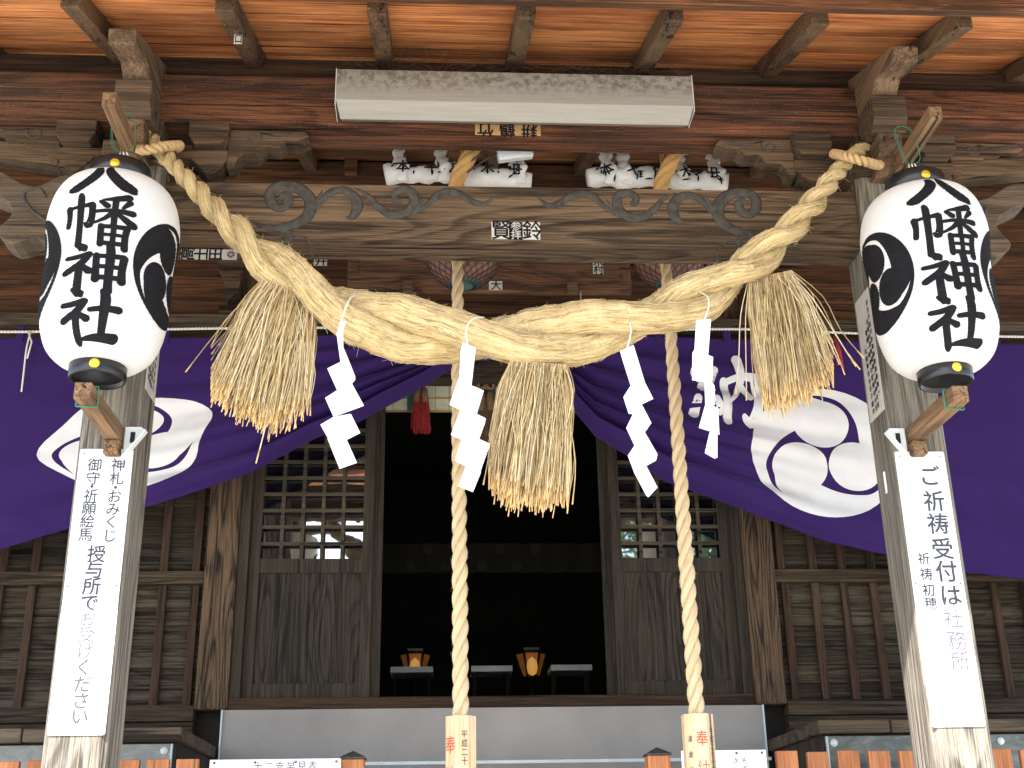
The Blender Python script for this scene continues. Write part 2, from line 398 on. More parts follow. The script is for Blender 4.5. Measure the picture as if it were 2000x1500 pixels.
def smooth_path(pts, n=8):
    """Catmull-Rom through pts (tuples of any length)"""
    P = [tuple(p) for p in pts]; P = [P[0]]+P+[P[-1]]; out = []
    for i in range(1, len(P)-2):
        for k in range(n):
            t = k/n
            out.append(tuple(.5*((2*b)+(-a+c)*t+(2*a-5*b+4*c-d)*t*t+(-a+3*b-3*c+d)*t*t*t) for a, b, c, d in zip(P[i-1], P[i], P[i+1], P[i+2])))
    out.append(P[-2]); return out
def stroke(pts):
    """brush stroke: pts (x, y, width) -> closed 2D outline with rounded ends"""
    q = smooth_path(pts, 5); L = []; R = []
    for i, (x, y, w_) in enumerate(q):
        a = q[max(i-1, 0)]; b = q[min(i+1, len(q)-1)]
        tx, ty = b[0]-a[0], b[1]-a[1]; l = math.hypot(tx, ty) or 1; nx, ny = -ty/l, tx/l
        L.append((x+nx*w_/2, y+ny*w_/2)); R.append((x-nx*w_/2, y-ny*w_/2))
    def cap(i, j):
        x, y, w_ = q[i]; a = q[j]; dx, dy = x-a[0], y-a[1]; l = math.hypot(dx, dy) or 1
        th = math.atan2(dy/l, dx/l)
        return [(x+w_/2*.9*math.cos(th+s), y+w_/2*.9*math.sin(th+s)) for s in (PI/3, PI/8, -PI/8, -PI/3)]
    end = cap(-1, -2); start = cap(0, 1)
    return L+end+R[::-1]+start
def mesh2d(polys, gx=None, gy=None):
    """flat polygons -> list of (verts2d, faces), cut along a grid of spacing gx, gy"""
    bm = bmesh.new()
    for k, poly in enumerate(polys):
        vs = [bm.verts.new((x, y, k)) for x, y in poly]
        try: bm.faces.new(vs)
        except ValueError: pass
    bm.normal_update()
    bmesh.ops.triangulate(bm, faces=bm.faces[:], ngon_method='EAR_CLIP')
    return bm
def cut(bm, gx, gy):
    if not bm.verts: return bm
    for ax, g in ((0, gx), (1, gy)):
        if not g: continue
        lo = min(v.co[ax] for v in bm.verts); hi = max(v.co[ax] for v in bm.verts)
        k = math.floor(lo/g)+1
        while k*g < hi:
            co = [0, 0, 0]; co[ax] = k*g; no = [0, 0, 0]; no[ax] = 1
            bmesh.ops.bisect_plane(bm, geom=bm.verts[:]+bm.edges[:]+bm.faces[:], plane_co=co, plane_no=no, dist=1e-7)
            k += 1
    return bm
def put(mb, bm, fn, sm=False):
    """map the flat mesh (x, y, layer) through fn to world and add it"""
    bm.verts.ensure_lookup_table(); bm.verts.index_update()
    vs = [fn(v.co.x, v.co.y, v.co.z) for v in bm.verts]
    mb.add(vs, [[v.index for v in f.verts] for f in bm.faces], sm); bm.free()
_gl = {}
def glyph(ch, bold=.02):
    key = (ch, bold)
    if key not in _gl:
        c = bpy.data.curves.new('g', 'FONT'); c.body = ch; c.offset = bold; c.resolution_u = 3
        o = bpy.data.objects.new('g', c); COL.objects.link(o); bpy.context.view_layer.update()
        me = bpy.data.meshes.new_from_object(o.evaluated_get(bpy.context.evaluated_depsgraph_get()))
        vs = [(v.co.x, v.co.y) for v in me.vertices]; fs = [tuple(p.vertices) for p in me.polygons]
        bpy.data.objects.remove(o); bpy.data.curves.remove(c); bpy.data.meshes.remove(me)
        _gl[key] = (vs, fs)
    return _gl[key]
def letter(mb, ch, fn, cx, cy, size, bold=.02, rot=0, sy=1.0, skew=0, gx=None, gy=None):
    """one character centred at (cx, cy) of the flat frame fn(x, y, layer)"""
    if bold > .006:
        d_ = bold*size*.55
        for kx, ky in ((-1, 0), (1, 0), (0, 1), (0, -1)): letter(mb, ch, (lambda x, y, k, q=kx+2*ky: fn(x, y, k+q*.9+2)), cx+kx*d_, cy+ky*d_, size, 0, rot, sy, skew, gx, gy)
    vs, fs = glyph(ch, 0)
    if not vs: return
    ca, sa = math.cos(rot), math.sin(rot); bm = bmesh.new(); bv = []
    for x, y in vs:
        x = (x-.46)/.9*size; y = (y-.345)/.9*size*sy; x += skew*y
        bv.append(bm.verts.new((cx+x*ca-y*sa, cy+x*sa+y*ca, 0)))
    for f in fs:
        try: bm.faces.new([bv[i] for i in f])
        except ValueError: pass
    if gx or gy: cut(bm, gx, gy)
    put(mb, bm, fn)
def plane_fn(o, r, u, n, off=.0015):
    o = Vector(o); r = Vector(r).normalized(); u = Vector(u).normalized(); n = Vector(n).normalized()
    return lambda x, y, k: o+r*x+u*y+n*(off+k*.00015)
def front(o, off=.0015): return plane_fn(o, (1, 0, 0), (0, 0, 1), (0, -1, 0), off)

# ------------------------------------------------------------------ ground
g = MB(); g.add([(-300, -300, 0), (300, -300, 0), (300, 300, 0), (-300, 300, 0)], [(0, 1, 2, 3)])
struct(g.build('ground', M['gravel']))
g = MB(); g.box(-3.4, 3.4, -1.2, 1.6, .002, .55); g.box(-3.4, 3.4, -1.6, -1.2, .002, .28)
struct(g.build('stone_platform', M['stone'], bevel=.01))

# ------------------------------------------------------------------ porch
porch = thing('shrine_porch', 'weathered timber porch roof on two grey posts with carved beam', 'porch', (0, -.12, .55))
PXI, PXO = 1.49, 1.715
def post_mesh(s):
    b = MB(); c = .022; x0, x1 = (PXI*s, PXO*s) if s > 0 else (PXO*s, PXI*s); y0, y1 = -.25, 0
    z0, z1 = .56, 4.36
    pts = [(x0+c, y0), (x1-c, y0), (x1, y0+c), (x1, y1-c), (x1-c, y1), (x0+c, y1), (x0, y1-c), (x0, y0+c)]
    b.prism([(x, y, z0) for x, y in pts], (0, 0, z1-z0)); return b
for s in (-1, 1): post_mesh(s).build('post', M['post'], porch, bevel=.004)
ZK1, ZK0 = at(1000, 365, -.2).z, at(1000, 476, -.2).z
KB = at(1000, 500, -.05).z
# carved rainbow beam: front face, chamfered belly, shoulders near the posts
b = MB(); xa = PXI
b.box(-xa, xa, -.20, -.03, ZK0, ZK1)
prof = [(-.192, ZK0), (-.17, KB+.01), (-.15, KB), (-.05, KB), (-.038, ZK0)]
xs = 1.17
b.prism([(-xs, y, z-.001) for y, z in prof], (2*xs, 0, 0))
for s in (-1, 1):
    b.prism([(s*xs, -.198, ZK0-.001), (s*xs, -.05, ZK0-.001), (s*xs, -.05, KB-.015), (s*xs, -.198, KB-.015)], (s*(xa-xs), 0, 0))
beam = b.build('carved_beam', M['beam'], porch, bevel=.008)
# shoulder groove curves
def relief(pts, rs, name, mat, par, Y, depth=.35):
    b = MB(); q = [at(x, y, Y) for x, y in pts]
    for mirror in (1, -1):
        pp = smooth_path([(p.x*mirror, p.y, p.z, r) for p, r in zip(q, rs)], 6)
        b.tube([(x, y, z) for x, y, z, r in pp], [max(r, .0015) for *_, r in pp], 8, True, up=Vector((0, 1, 0)) if False else None)
    # flatten towards the beam face
    for v in b.v: v.y = Y+(v.y-Y)*depth
    return b
sp = []
def cr(lst, ox, oy, k): return [(ox+x*k, oy+y*k) for x, y in lst]
K1 = 1/2.857
scrolls = [
 (cr([(1560, 1098), (1592, 1085), (1612, 1110), (1590, 1150), (1545, 1155), (1510, 1120), (1515, 1065), (1570, 1035), (1650, 1045), (1710, 1085), (1735, 1140), (1715, 1205), (1650, 1250), (1560, 1272), (1470, 1262), (1400, 1235)], 0, 0, K1),
  [.010, .014, .016, .017, .017, .018, .018, .018, .020, .021, .021, .020, .018, .014, .009, .003]),
 (cr([(1430, 1262), (1520, 1278), (1590, 1290), (1622, 1315), (1612, 1342), (1588, 1340), (1582, 1322)], 0, 0, K1), [.003, .006, .008, .010, .010, .009, .005]),
 (cr([(1745, 1175), (1775, 1120), (1800, 1060)], 0, 0, K1), [.010, .010, .002]),
 (cr([(1750, 1180), (1800, 1115), (1850, 1072), (1920, 1062), (1975, 1095), (1995, 1150), (1970, 1205), (1930, 1215)], 0, 0, K1), [.005, .011, .014, .015, .017, .019, .014, .005]),
 (cr([(120, 1048), (190, 1085), (250, 1150), (320, 1195), (400, 1190), (448, 1145), (450, 1085), (400, 1055), (352, 1075), (350, 1110), (378, 1120)], 650, 0, K1), [.003, .008, .012, .015, .017, .017, .017, .015, .013, .012, .010]),
 (cr([(440, 1195), (480, 1150), (512, 1100)], 650, 0, K1), [.008, .009, .002]),
 (cr([(450, 1195), (520, 1145), (590, 1085), (650, 1070), (710, 1085), (770, 1120), (830, 1140), (870, 1125), (905, 1090)], 650, 0, K1), [.004, .009, .013, .015, .014, .012, .010, .007, .002]),
]
for pts, rs in scrolls:
    r_ = relief(pts, [r*1.3 for r in rs], '', None, None, -.2005, .18); nv = len(r_.v)//2
    for h in (0, 1):
        b = MB(); b.add(r_.v[h*nv:(h+1)*nv], [[i-h*nv for i in f] for f in r_.f if (min(f) >= nv) == bool(h)], True)
        b.build('scroll_carving', M['scroll'], beam)
b = MB()
r_ = relief([(610, 505), (607, 478), (585, 462), (520, 470), (440, 474)], [.006, .006, .006, .005, .003], '', None, None, -.199, .5); nv = len(r_.v)//2
for h in (0, 1):
    b = MB(); b.add(r_.v[h*nv:(h+1)*nv], [[i-h*nv for i in f] for f in r_.f if (min(f) >= nv) == bool(h)], True); b.build('shoulder_groove', M['scroll'], beam)

# purlin (two stacked faces, lower lip)
ZP1, ZP0 = at(1000, 158, -.22).z, at(1000, 250, -.22).z
b = MB(); b.box(-5, 5, -.22, -.02, ZP0+.10, ZP1); b.box(-5, 5, -.214, -.026, ZP0, ZP0+.098)
purlin = b.build('purlin', M['purlin'], porch, bevel=.008)

# roof slope
A = at(1036, 37, -.89); B = at(1005, 137, -.2)
SL = (B.z-A.z)/(.69)
def zr(y): return A.z + SL*(y+.89)     # underside of the rafters
RH = .085
roof = thing('porch_roof', 'sloping roof of orange boards over dark rafters above the porch', 'roof', (0, 0, 4.9))
YB = 2.16
proto = None
n_r = 0
for k in range(-8, 9):
    X = .006+.583*k; hw = .037
    b = MB()
    pts = [(X-hw, -.90, zr(-.90)), (X-hw, YB, zr(YB)), (X-hw, YB, zr(YB)+RH), (X-hw, -.90, zr(-.90)+RH)]
    b.prism(pts, (2*hw, 0, 0)); b.build('rafter', M['rafter'], roof, bevel=.006)
# ceiling boards: each plank lapped, running left-right
YK = -1.03
y = YK; random.seed(11)
def zc(y): return zr(y)+RH+.002
k = 0
while y < YB:
    wd = random.choice([.20, .23, .26]); y1 = min(y+wd, YB+.05)
    b = MB(); lap = .006*(k % 2)
    pts = [(-5, y, zc(y)+lap), (-5, y1-.004, zc(y1-.004)+lap), (-5, y1-.004, zc(y1)+lap+.018), (-5, y, zc(y)+lap+.018)]
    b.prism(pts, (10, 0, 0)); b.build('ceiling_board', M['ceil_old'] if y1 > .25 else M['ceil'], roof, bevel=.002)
    y = y1; k += 1
b = MB()
b.prism([(-5, -1.028, zr(-1.03)+.03), (-5, -.96, zr(-.96)+.03), (-5, -.96, zc(-.96)-.002), (-5, -1.03, zc(-1.03)-.002)], (10, 0, 0))
b.build('eave_batten', M['ceil_old'], roof, bevel=.004)
e0 = zc(YK); ze = e0-.05; YE = -2.15
y = YE
while y < YK-.01:
    y1 = min(y+.24, YK-.004); f0, f1 = (y-YE)/(YK-YE), (y1-YE)/(YK-YE)
    b = MB(); b.prism([(-5, y, ze+(e0-ze)*f0+.03), (-5, y1-.004, ze+(e0-ze)*f1+.03), (-5, y1-.004, ze+(e0-ze)*f1+.05), (-5, y, ze+(e0-ze)*f0+.05)], (10, 0, 0))
    b.build('ceiling_board', M['ceil'], roof, bevel=.002); y = y1
b = MB(); b.box(-5.2, 5.2, YE-.05, YE-.004, ze-.02, ze+.15); b.build('eave_board', M['rafter'], roof, bevel=.004)
b = MB(); b.prism([(-5.2, YE-.04, ze+.06), (-5.2, YK, e0+.06), (-5.2, 3.5, zc(3.5)+.06), (-5.2, 3.5, zc(3.5)+.15), (-5.2, YK, e0+.15), (-5.2, YE-.04, ze+.15)], (10.4, 0, 0))
b.build('roof_deck', M['sill'], roof)
b = MB(); b.box(-5, 5, -.16, -.05, ZP1+.002, ZP1+.001+max(.02, zr(-.2)-ZP1+.06))
b.build('closing_board', M['sill'], roof)
# cobwebs above the lamp
random.seed(5); b = MB()
for i in range(260):
    x = random.uniform(-.75, .75); y0 = random.uniform(-.34, -.22); z0 = ZP1+random.uniform(-.01, .06)
    p = Vector((x, y0, z0)); q = p+Vector((random.uniform(-.12, .12), random.uniform(-.05, .08), random.uniform(-.02, .09)))
    b.tube([p, (p+q)/2+Vector((0, 0, -.01)), q], .0006, 3, False)
tag(b.build('cobwebs', M['hairbrown']), 'dusty cobwebs in the gap above the lamp', 'cobweb', kind='stuff')

# brackets over each post
def bracket(s):
    xc = s*(PXI+PXO)/2; yc = -.125
    root = None
    b = MB()
    # big bearing block with tapered foot
    z0 = ZK1+.045
    pts = [(xc-.11, z0), (xc+.11, z0), (xc+.15, z0+.05), (xc+.15, z0+.115), (xc-.15, z0+.115), (xc-.15, z0+.05)]
    b.prism([(x, -.27, z) for x, z in pts], (0, .29, 0))
    o = b.build('bearing_block', M['blockwood'], porch, bevel=.006)
    # arm in the beam direction with curved ends
    b = MB(); za = z0+.06; zb = ZP0-.115
    arm = [(-.36, zb), (-.36, zb-.05), (-.33, zb-.085), (-.27, zb-.115), (-.2, za+.02), (.2, za+.02), (.27, zb-.115), (.33, zb-.085), (.36, zb-.05), (.36, zb)]
    b.prism([(xc+x, -.19, z) for x, z in arm], (0, .13, 0)); b.build('bracket_arm', M['blockwood'], porch, bevel=.006)
    for dx in (-.28, 0, .28):
        b = MB(); zz = zb+.002; cx = xc+dx
        pts = [(cx-.06, zz), (cx+.06, zz), (cx+.085, zz+.04), (cx+.085, ZP0-.004), (cx-.085, ZP0-.004), (cx-.085, zz+.04)]
        b.prism([(x, -.235, z) for x, z in pts], (0, .2, 0)); b.build('small_block', M['blockwood'], porch, bevel=.005)
    # carved cloud ends of the arm
    for d in (-1, 1):
        b = MB(); x0 = xc+d*.355; z2 = ZP0-.006
        sh = [(0, z2), (.33, z2-.005), (.35, z2-.03), (.29, z2-.055), (.25, z2-.05), (.22, z2-.085), (.16, z2-.08), (.13, z2-.12), (.06, z2-.125), (.03, z2-.18), (0, z2-.19)]
        b.prism([(x0+d*x, -.18, z) for x, z in sh], (0, .11, 0))
        o = b.build('cloud_end', M['blockwood'], porch, bevel=.006)
        b = MB(); c = Vector((x0+d*.11, -.181, z2-.04))
        pp = [c+Vector((d*(.10-.0055*t*1.0)*0+d*(.012+.0022*t)*math.cos(t*.55), 0, (.010+.0016*t)*math.sin(t*.55))) for t in range(14)]
        pp += [c+Vector((d*.11, 0, .005)), c+Vector((d*.18, 0, .022))]
        b.tube(pp, .004, 6); b.build('swirl', M['scroll'], o)
    # forward nosing: a cut plank end crossing the purlin and carrying the rafter, on its own block
    b = MB(); hw = .056
    yz = [(-.02, ZP0+.0), (-.26, ZP0+.02), (-.40, ZP0+.075), (-.47, ZP0+.12), (-.66, zr(-.66)-.075), (-.68, zr(-.68)-.004), (-.02, zr(-.02)-.004)]
    b.prism([(xc-hw, y, z) for y, z in yz], (2*hw, 0, 0)); b.build('forward_nosing', M['nosewood'], porch, bevel=.008)
    b = MB(); zt = ZP0+.03
    pts = [(-.27, zt-.13), (-.39, zt-.13), (-.44, zt-.08), (-.44, zt+.03), (-.24, zt+.03)]
    b.prism([(xc-.075, y, z) for y, z in pts], (.15, 0, 0)); b.build('nosing_block', M['blockwood'], porch, bevel=.005)
    b = MB()
    yz = [(-.02, zt-.14), (-.02, zt-.30), (-.30, zt-.30), (-.36, zt-.25), (-.40, zt-.19), (-.40, zt-.135)]
    b.prism([(xc-.05, y, z) for y, z in yz], (.1, 0, 0)); b.build('forward_arm', M['nosewood'], porch, bevel=.005)
    # beam-end carving beyond the post
    b = MB(); x0 = s*PXO
    sh = [(0, ZK1-.01), (.12, ZK1+.02), (.22, ZK1+.03), (.30, ZK1-.02), (.38, ZK1-.01), (.50, ZK1+.06), (.60, ZK1+.05), (.56, ZK1-.03), (.44, ZK1-.09), (.40, ZK1-.16), (.45, ZK1-.24), (.38, ZK1-.30), (.28, ZK1-.27), (.2, ZK1-.33), (.08, ZK1-.34), (0, ZK1-.34)]
    q = smooth_path([(x, z) for x, z in sh], 3)
    b.prism([(x0+s*x, -.19, z) for x, z in q], (0, .15, 0))
    o = b.build('beam_end_carving', M['beamgrey'], porch, bevel=.008)
    b = MB()
    pp = smooth_path([(x0+s*x, -.192, z) for x, z in ((.06, ZK1-.22), (.14, ZK1-.24), (.24, ZK1-.2), (.33, ZK1-.13), (.36, ZK1-.06), (.30, ZK1-.04), (.27, ZK1-.08))], 5)
    b.tube(pp, .007, 6); b.build('swirl', M['scroll'], o)
    # slanted brace seen outside the bracket
    b = MB(); p0 = Vector((x0+s*.02, -.12, ZK1+.10)); p1 = Vector((x0+s*.62, -.12, ZP0-.10)); d = (p1-p0).normalized()
    b.obox((p0+p1)/2, d, Vector((0, 1, 0)), d.cross(Vector((0, 1, 0))), (p1-p0).length/2, .05, .04)
    b.build('slanted_brace', M['blockwood'], porch, bevel=.005)
for s in (-1, 1): bracket(s)
# lantern arms
XL, XR = at(215, 520, -.58).x, at(1815, 540, -.58).x
LY = -.58
for s, X, Xb in ((-1, at(215, 185, -.74).x, at(175, 765, -.72).x), (1, at(1825, 215, -.74).x, at(1862, 765, -.72).x)):
    b = MB(); z = at(215 if s < 0 else 1825, 195 if s < 0 else 222, -.74).z
    b.box(X-.026, X+.026, -.75, -.22, z-.03, z+.03); b.build('lantern_arm', M['stick'], porch, bevel=.004)
    b = MB(); z2 = at(172 if s < 0 else 1862, 762 if s < 0 else 768, -.73).z
    Xc = Xb+(-.022 if s < 0 else .022)
    b.box(Xc-.03, Xc+.03, -.73, -.251, z2-.031, z2+.031); o = b.build('lantern_rest', M['stick'], porch, bevel=.004)
    b = MB(); b.box(Xc-.028, Xc+.030, -.30, -.252, z2-.090, z2-.034); b.build('rest_block', M['stick'], porch, bevel=.003)
    # pressed steel bracket: triangle web with slot plus flange
    b = MB(); bx = Xc+.038 if s < 0 else Xc-.038
    e = 1 if s < 0 else -1
    p = [(bx, -.262, z2-.095), (bx, -.262, z2+.03), (bx+e*.06, -.262, z2+.03), (bx+e*.085, -.262, z2+.008)]
    b.prism(p, (0, .006, 0))
    d = Vector((e*.085, 0, .12)).normalized()
    c = Vector((bx+e*.0425, -.28, z2-.052)); nrm = d.cross(Vector((0, 1, 0)))
    b.obox(c, d, Vector((0, 1, 0)), nrm, .0735, .018, .003)
    o = b.build('steel_bracket', M['steelwhite'], porch, bevel=.001)
    b = MB(); b.box(bx+e*.022, bx+e*.040, -.2645, -.2625, z2-.035, z2+.008); b.build('slot', M['slot'], o)
    b = MB()
    for (yy, zz, h) in ((-.66, z2, .036), (-.67, z2, .037)):
        q = [(Xc-h, yy, zz-h), (Xc+h, yy+.01, zz-h), (Xc+h, yy, zz+h), (Xc-h, yy, zz+h), (Xc-h, yy, zz-h)]
        b.tube(q, .0018, 5)
    b.build('green_string', M['green'], porch)

# ------------------------------------------------------------------ lantern
ZLT = .41
LPROF = [(-.415, .086), (-.410, .116), (-.392, .152), (-.350, .190), (-.29, .212), (-.21, .226), (-.1, .229), (0, .228), (.1, .235), (.2, .243), (.28, .234), (.335, .219), (.378, .194), (.404, .160), (.415, .112)]
LPROF = [(z*.916, r) for z, r in LPROF]
_lp = smooth_path(LPROF, 12)
def lrad(z):
    z = max(-.38, min(.38, z))
    for a, c in zip(_lp, _lp[1:]):
        if a[0] <= z <= c[0] and c[0] > a[0]: return a[1]+(c[1]-a[1])*(z-a[0])/(c[0]-a[0])
    return _lp[-1][1]
NR = 58; RS = .76/NR
def lrib(z): return lrad(z) + .0015*abs(math.sin(PI*(z+.38)/RS))
G = {
 'hachi': [[(36, 4, 10), (38, 30, 15), (26, 62, 17), (4, 92, 19)], [(56, 0, 8), (60, 26, 14), (74, 58, 18), (92, 84, 22), (99, 94, 12)]],
 'man': [[(20, 2, 8), (22, 14, 11), (22, 60, 10), (21, 99, 11)], [(3, 28, 11), (4, 44, 9), (2, 62, 9)], [(3, 29, 7), (20, 26, 6), (40, 23, 10)], [(40, 24, 10), (40, 46, 10), (36, 62, 12), (30, 58, 5)],
         [(92, 3, 12), (76, 9, 10), (54, 14, 3)], [(52, 17, 7), (62, 25, 10)], [(94, 13, 10), (84, 26, 5)], [(46, 36, 6), (70, 33, 7), (100, 33, 11)], [(73, 12, 9), (73, 40, 9), (73, 64, 9)],
         [(70, 36, 8), (60, 48, 7), (43, 58, 4)], [(76, 37, 6), (88, 46, 10), (103, 56, 13)], [(55, 62, 9), (56, 98, 10)], [(55, 64, 7), (93, 62, 9)], [(94, 62, 10), (92, 80, 10), (93, 103, 11)], [(57, 79, 6), (91, 78, 6)], [(74, 63, 8), (74, 95, 8)], [(56, 95, 8), (92, 94, 8)]],
 'shin': [[(18, 0, 8), (30, 10, 15), (33, 14, 8)], [(3, 30, 8), (20, 29, 9), (42, 23, 11)], [(40, 26, 11), (28, 44, 12), (3, 62, 12)], [(27, 46, 12), (27, 70, 12), (27, 99, 13)], [(32, 48, 8), (44, 60, 13)],
          [(53, 24, 10), (54, 50, 10), (55, 78, 12)], [(53, 27, 8), (97, 24, 10)], [(97, 25, 12), (95, 52, 11), (96, 78, 13)], [(55, 49, 8), (94, 48, 8)], [(56, 72, 9), (94, 71, 9)], [(72, -2, 11), (75, 20, 13), (75, 70, 12), (76, 102, 13)]],
 'sha': [[(20, 0, 8), (32, 10, 15), (35, 14, 8)], [(3, 32, 9), (20, 31, 10), (42, 25, 12)], [(40, 28, 12), (28, 46, 12), (2, 63, 12)], [(27, 48, 12), (27, 72, 12), (28, 100, 14)], [(32, 50, 8), (46, 60, 13)],
         [(51, 42, 9), (74, 38, 10), (98, 38, 14)], [(70, 2, 10), (75, 18, 15), (74, 60, 13), (73, 92, 12)], [(36, 96, 5), (60, 93, 11), (100, 92, 16)]],
}
def comma(th0):
    """one comma of the three-comma crest, unit circle: head disc + tail polygon (counter-clockwise)"""
    h = []; c = (.437*math.cos(th0), .437*math.sin(th0))
    for k in range(36): a = 2*PI*k/36; h.append((c[0]+.370*math.cos(a), c[1]+.370*math.sin(a)))
    ro = smooth_path([(-6, .80), (8, .885), (24, .965), (42, 1.0), (80, 1.0), (130, 1.0), (168, 1.0)], 6)
    ri = smooth_path([(-6, .45), (20, .45), (43, .50), (61, .565), (76, .65), (89, .745), (100, .835), (112, .875), (130, .91), (150, .95), (168, .988)], 6)
    P = [(r*math.cos(th0+math.radians(t)), r*math.sin(th0+math.radians(t))) for t, r in ro] + [(r*math.cos(th0+math.radians(t)), r*math.sin(th0+math.radians(t))) for t, r in ri[::-1]]
    return h, P
def tomoe(): 
    out = []
    for k in range(3): out += list(comma(math.radians(92+120*k)))
    return out
def make_lantern(X, zc_, face, label):
    """face: angle of the lettering, measured from the camera side (-Y) towards +X"""
    t = thing('paper_lantern', label, 'lantern', (X, LY, zc_), 'paper lanterns in front of the posts')
    C = Vector((X, LY, zc_))
    prof = []; nz = NR*4
    for i in range(nz+1):
        z = -.38+.76*i/nz; prof.append((lrib(z), z))
    b = MB(); b.lathe(prof, C, 112); b.build('paper_body', M['lantern'], t)
    def fn_at(phi0, off):
        def fn(x, z, k):
            r = lrib(z)+off+k*.00012; a = phi0+x/.235
            return C+Vector((r*math.sin(a), -r*math.cos(a), z))
        return fn
    # lettering
    b = MB(); S = .185
    cells = [('hachi', .222, .352, .225), ('man', .0, .212, .235), ('shin', -.178, .012, .225), ('sha', -.352, -.170, .225)]
    for nm, z0, z1, wd in cells:
        polys = []
        hgt = (z1-z0)*.98
        for st in G[nm]:
            # widths are in glyph units
            o2 = stroke([(p[0], p[1], p[2]*{'hachi': 1.35, 'man': 1.08}.get(nm, 1.16)) for p in st])
            polys.append([((x-50)/100*wd, z1-(y/100)*hgt) for x, y in o2])
        bm = mesh2d(polys); cut(bm, .02, RS/4); put(b, bm, fn_at(face, .0016), True)
    b.build('lettering', M['ink'], t)
    for d in (-1, 1):
        b = MB(); polys = [[(x*.178, y*.205-.03) for x, y in pl] for pl in tomoe()]
        bm = mesh2d(polys); cut(bm, .02, RS/4); put(b, bm, fn_at(face+d*math.radians(77), .0016), True)
        b.build('comma_crest', M['ink'], t)
    for sgn in (1, -1):
        b = MB(); z0 = .368 if sgn > 0 else -.368; h = .09 if sgn > 0 else -.06
        q_ = .0 if sgn > 0 else -.016
        b.lathe([(.04, z0+h*.5), (.108+q_, z0+h*.5), (.108+q_, z0+h), (.115+q_, z0+h), (.118+q_, z0+h*.9), (.118+q_, z0), (.098+q_, z0-.0)], C, 64)
        if sgn < 0: b.lathe([(.0, z0+h*.72), (.090, z0+h*.72)], C, 48)
        cp = b.build('end_cap', M['cap'], t)
        b = MB(); a = face+(.03 if sgn > 0 else .1); cc = C+Vector(((.119+q_)*math.sin(a), -(.119+q_)*math.cos(a), z0+h*.55))
        nn = Vector((math.sin(a), -math.cos(a), 0)); rr = Vector((math.cos(a), math.sin(a), 0))
        vs = []; rings = [(0, .007), (.006, .007), (.009, .004), (.014, .006), (.017, .003), (.0185, 0)]
        for r, hh in rings:
            for k in range(20): vs.append(cc+rr*r*math.cos(k*PI/10)+Vector((0, 0, 1))*r*math.sin(k*PI/10)+nn*hh)
        b.add(vs, [(i*20+k, i*20+(k+1) % 20, (i+1)*20+(k+1) % 20, (i+1)*20+k) for i in range(5) for k in range(20)], True)
        b.build('brass_boss', M['gold'], cp)
    # bail wire and hanging loop
    b = MB(); pp = [C+Vector((.108*math.cos(a), 0, .452+.09*math.sin(a))) for a in [PI*k/16 for k in range(17)]]
    b.tube(pp, .0035, 6); b.build('bail_wire', M['wire'], t)
    b = MB(); top = C+Vector((0, 0, .54))
    for k in range(3):
        pp = [top+Vector((.012*(k-1), 0, 0)), top+Vector((.02*(k-1)+.01, .01, -.05)), top+Vector((.008*(k-1), -.01, -.1)), top+Vector((.03*(k-1), 0, -.12))]
        b.tube(smooth_path(pp, 4), .0028, 5)
    b.build('hanging_cord', M['string'], t)
    b = MB(); za = at(215, 195, -.74).z
    for k in range(2):
        r1 = .035
        pp = [top+Vector((-.02+.012*k, .0, -.01)), top+Vector((-.045+.008*k, -.02, .03)), Vector((X-.05, LY-.01*k, za+.035)), Vector((X+.02, LY+.01*k, za+.04)), top+Vector((.04, .0, .03)), top+Vector((.01*k, 0, -.005))]
        b.tube(smooth_path(pp, 5), .0012, 4)
    b.build('tying_string', M['green'], t)
    return t
ZL1 = (at(235, 332, LY).z+at(197, 708, LY).z)/2-.05
ZL2 = (at(1790, 357, LY).z+at(1843, 712, LY).z)/2-.05
make_lantern(XL, ZL1, math.radians(2), 'white ribbed paper lantern hanging before the left post, comma crest turned right')
make_lantern(XR, ZL2, math.radians(-3), 'white ribbed paper lantern hanging before the right post, comma crest turned left')

# ------------------------------------------------------------------ sacred straw rope
SY = -.37
path_px = [(286, 262, 15), (312, 292, 17), (345, 328, 16), (380, 366, 19), (415, 404, 22), (450, 440, 26), (495, 484, 34), (545, 526, 44), (600, 566, 53), (660, 602, 58), (740, 630, 60), (830, 650, 61), (930, 661, 61), (1030, 662, 61), (1120, 653, 59), (1210, 635, 57), (1290, 613, 54), (1370, 578, 49), (1430, 543, 44), (1490, 497, 37), (1545, 447, 30), (1590, 396, 24), (1628, 346, 19), (1660, 310, 16), (1690, 286, 14)]
q = []
for x, y, r in path_px:
    Y = SY
    if x < 350: Y = SY+(350-x)/64*.10
    if x > 1630: Y = SY+(x-1630)/60*.10
    p = at(x, y, Y); q.append((p.x, p.y, p.z, r/2409*5.0))
path = smooth_path(q, 14)
rope = thing('sacred_straw_rope', 'thick twisted pale straw rope slung between the porch posts with three straw tassels', 'straw rope', tuple(path[len(path)//2][:3]))
L = [0]
for a, c in zip(path, path[1:]): L.append(L[-1]+(Vector(c[:3])-Vector(a[:3])).length)
phi = []; ph = 0
for i, p in enumerate(path):
    if i:
        R_ = p[3]; half = 2.3*R_*2*(0.36+.80*min(1, R_/.12)**1.6)
        ph += PI*(L[i]-L[i-1])/half
    phi.append(ph)
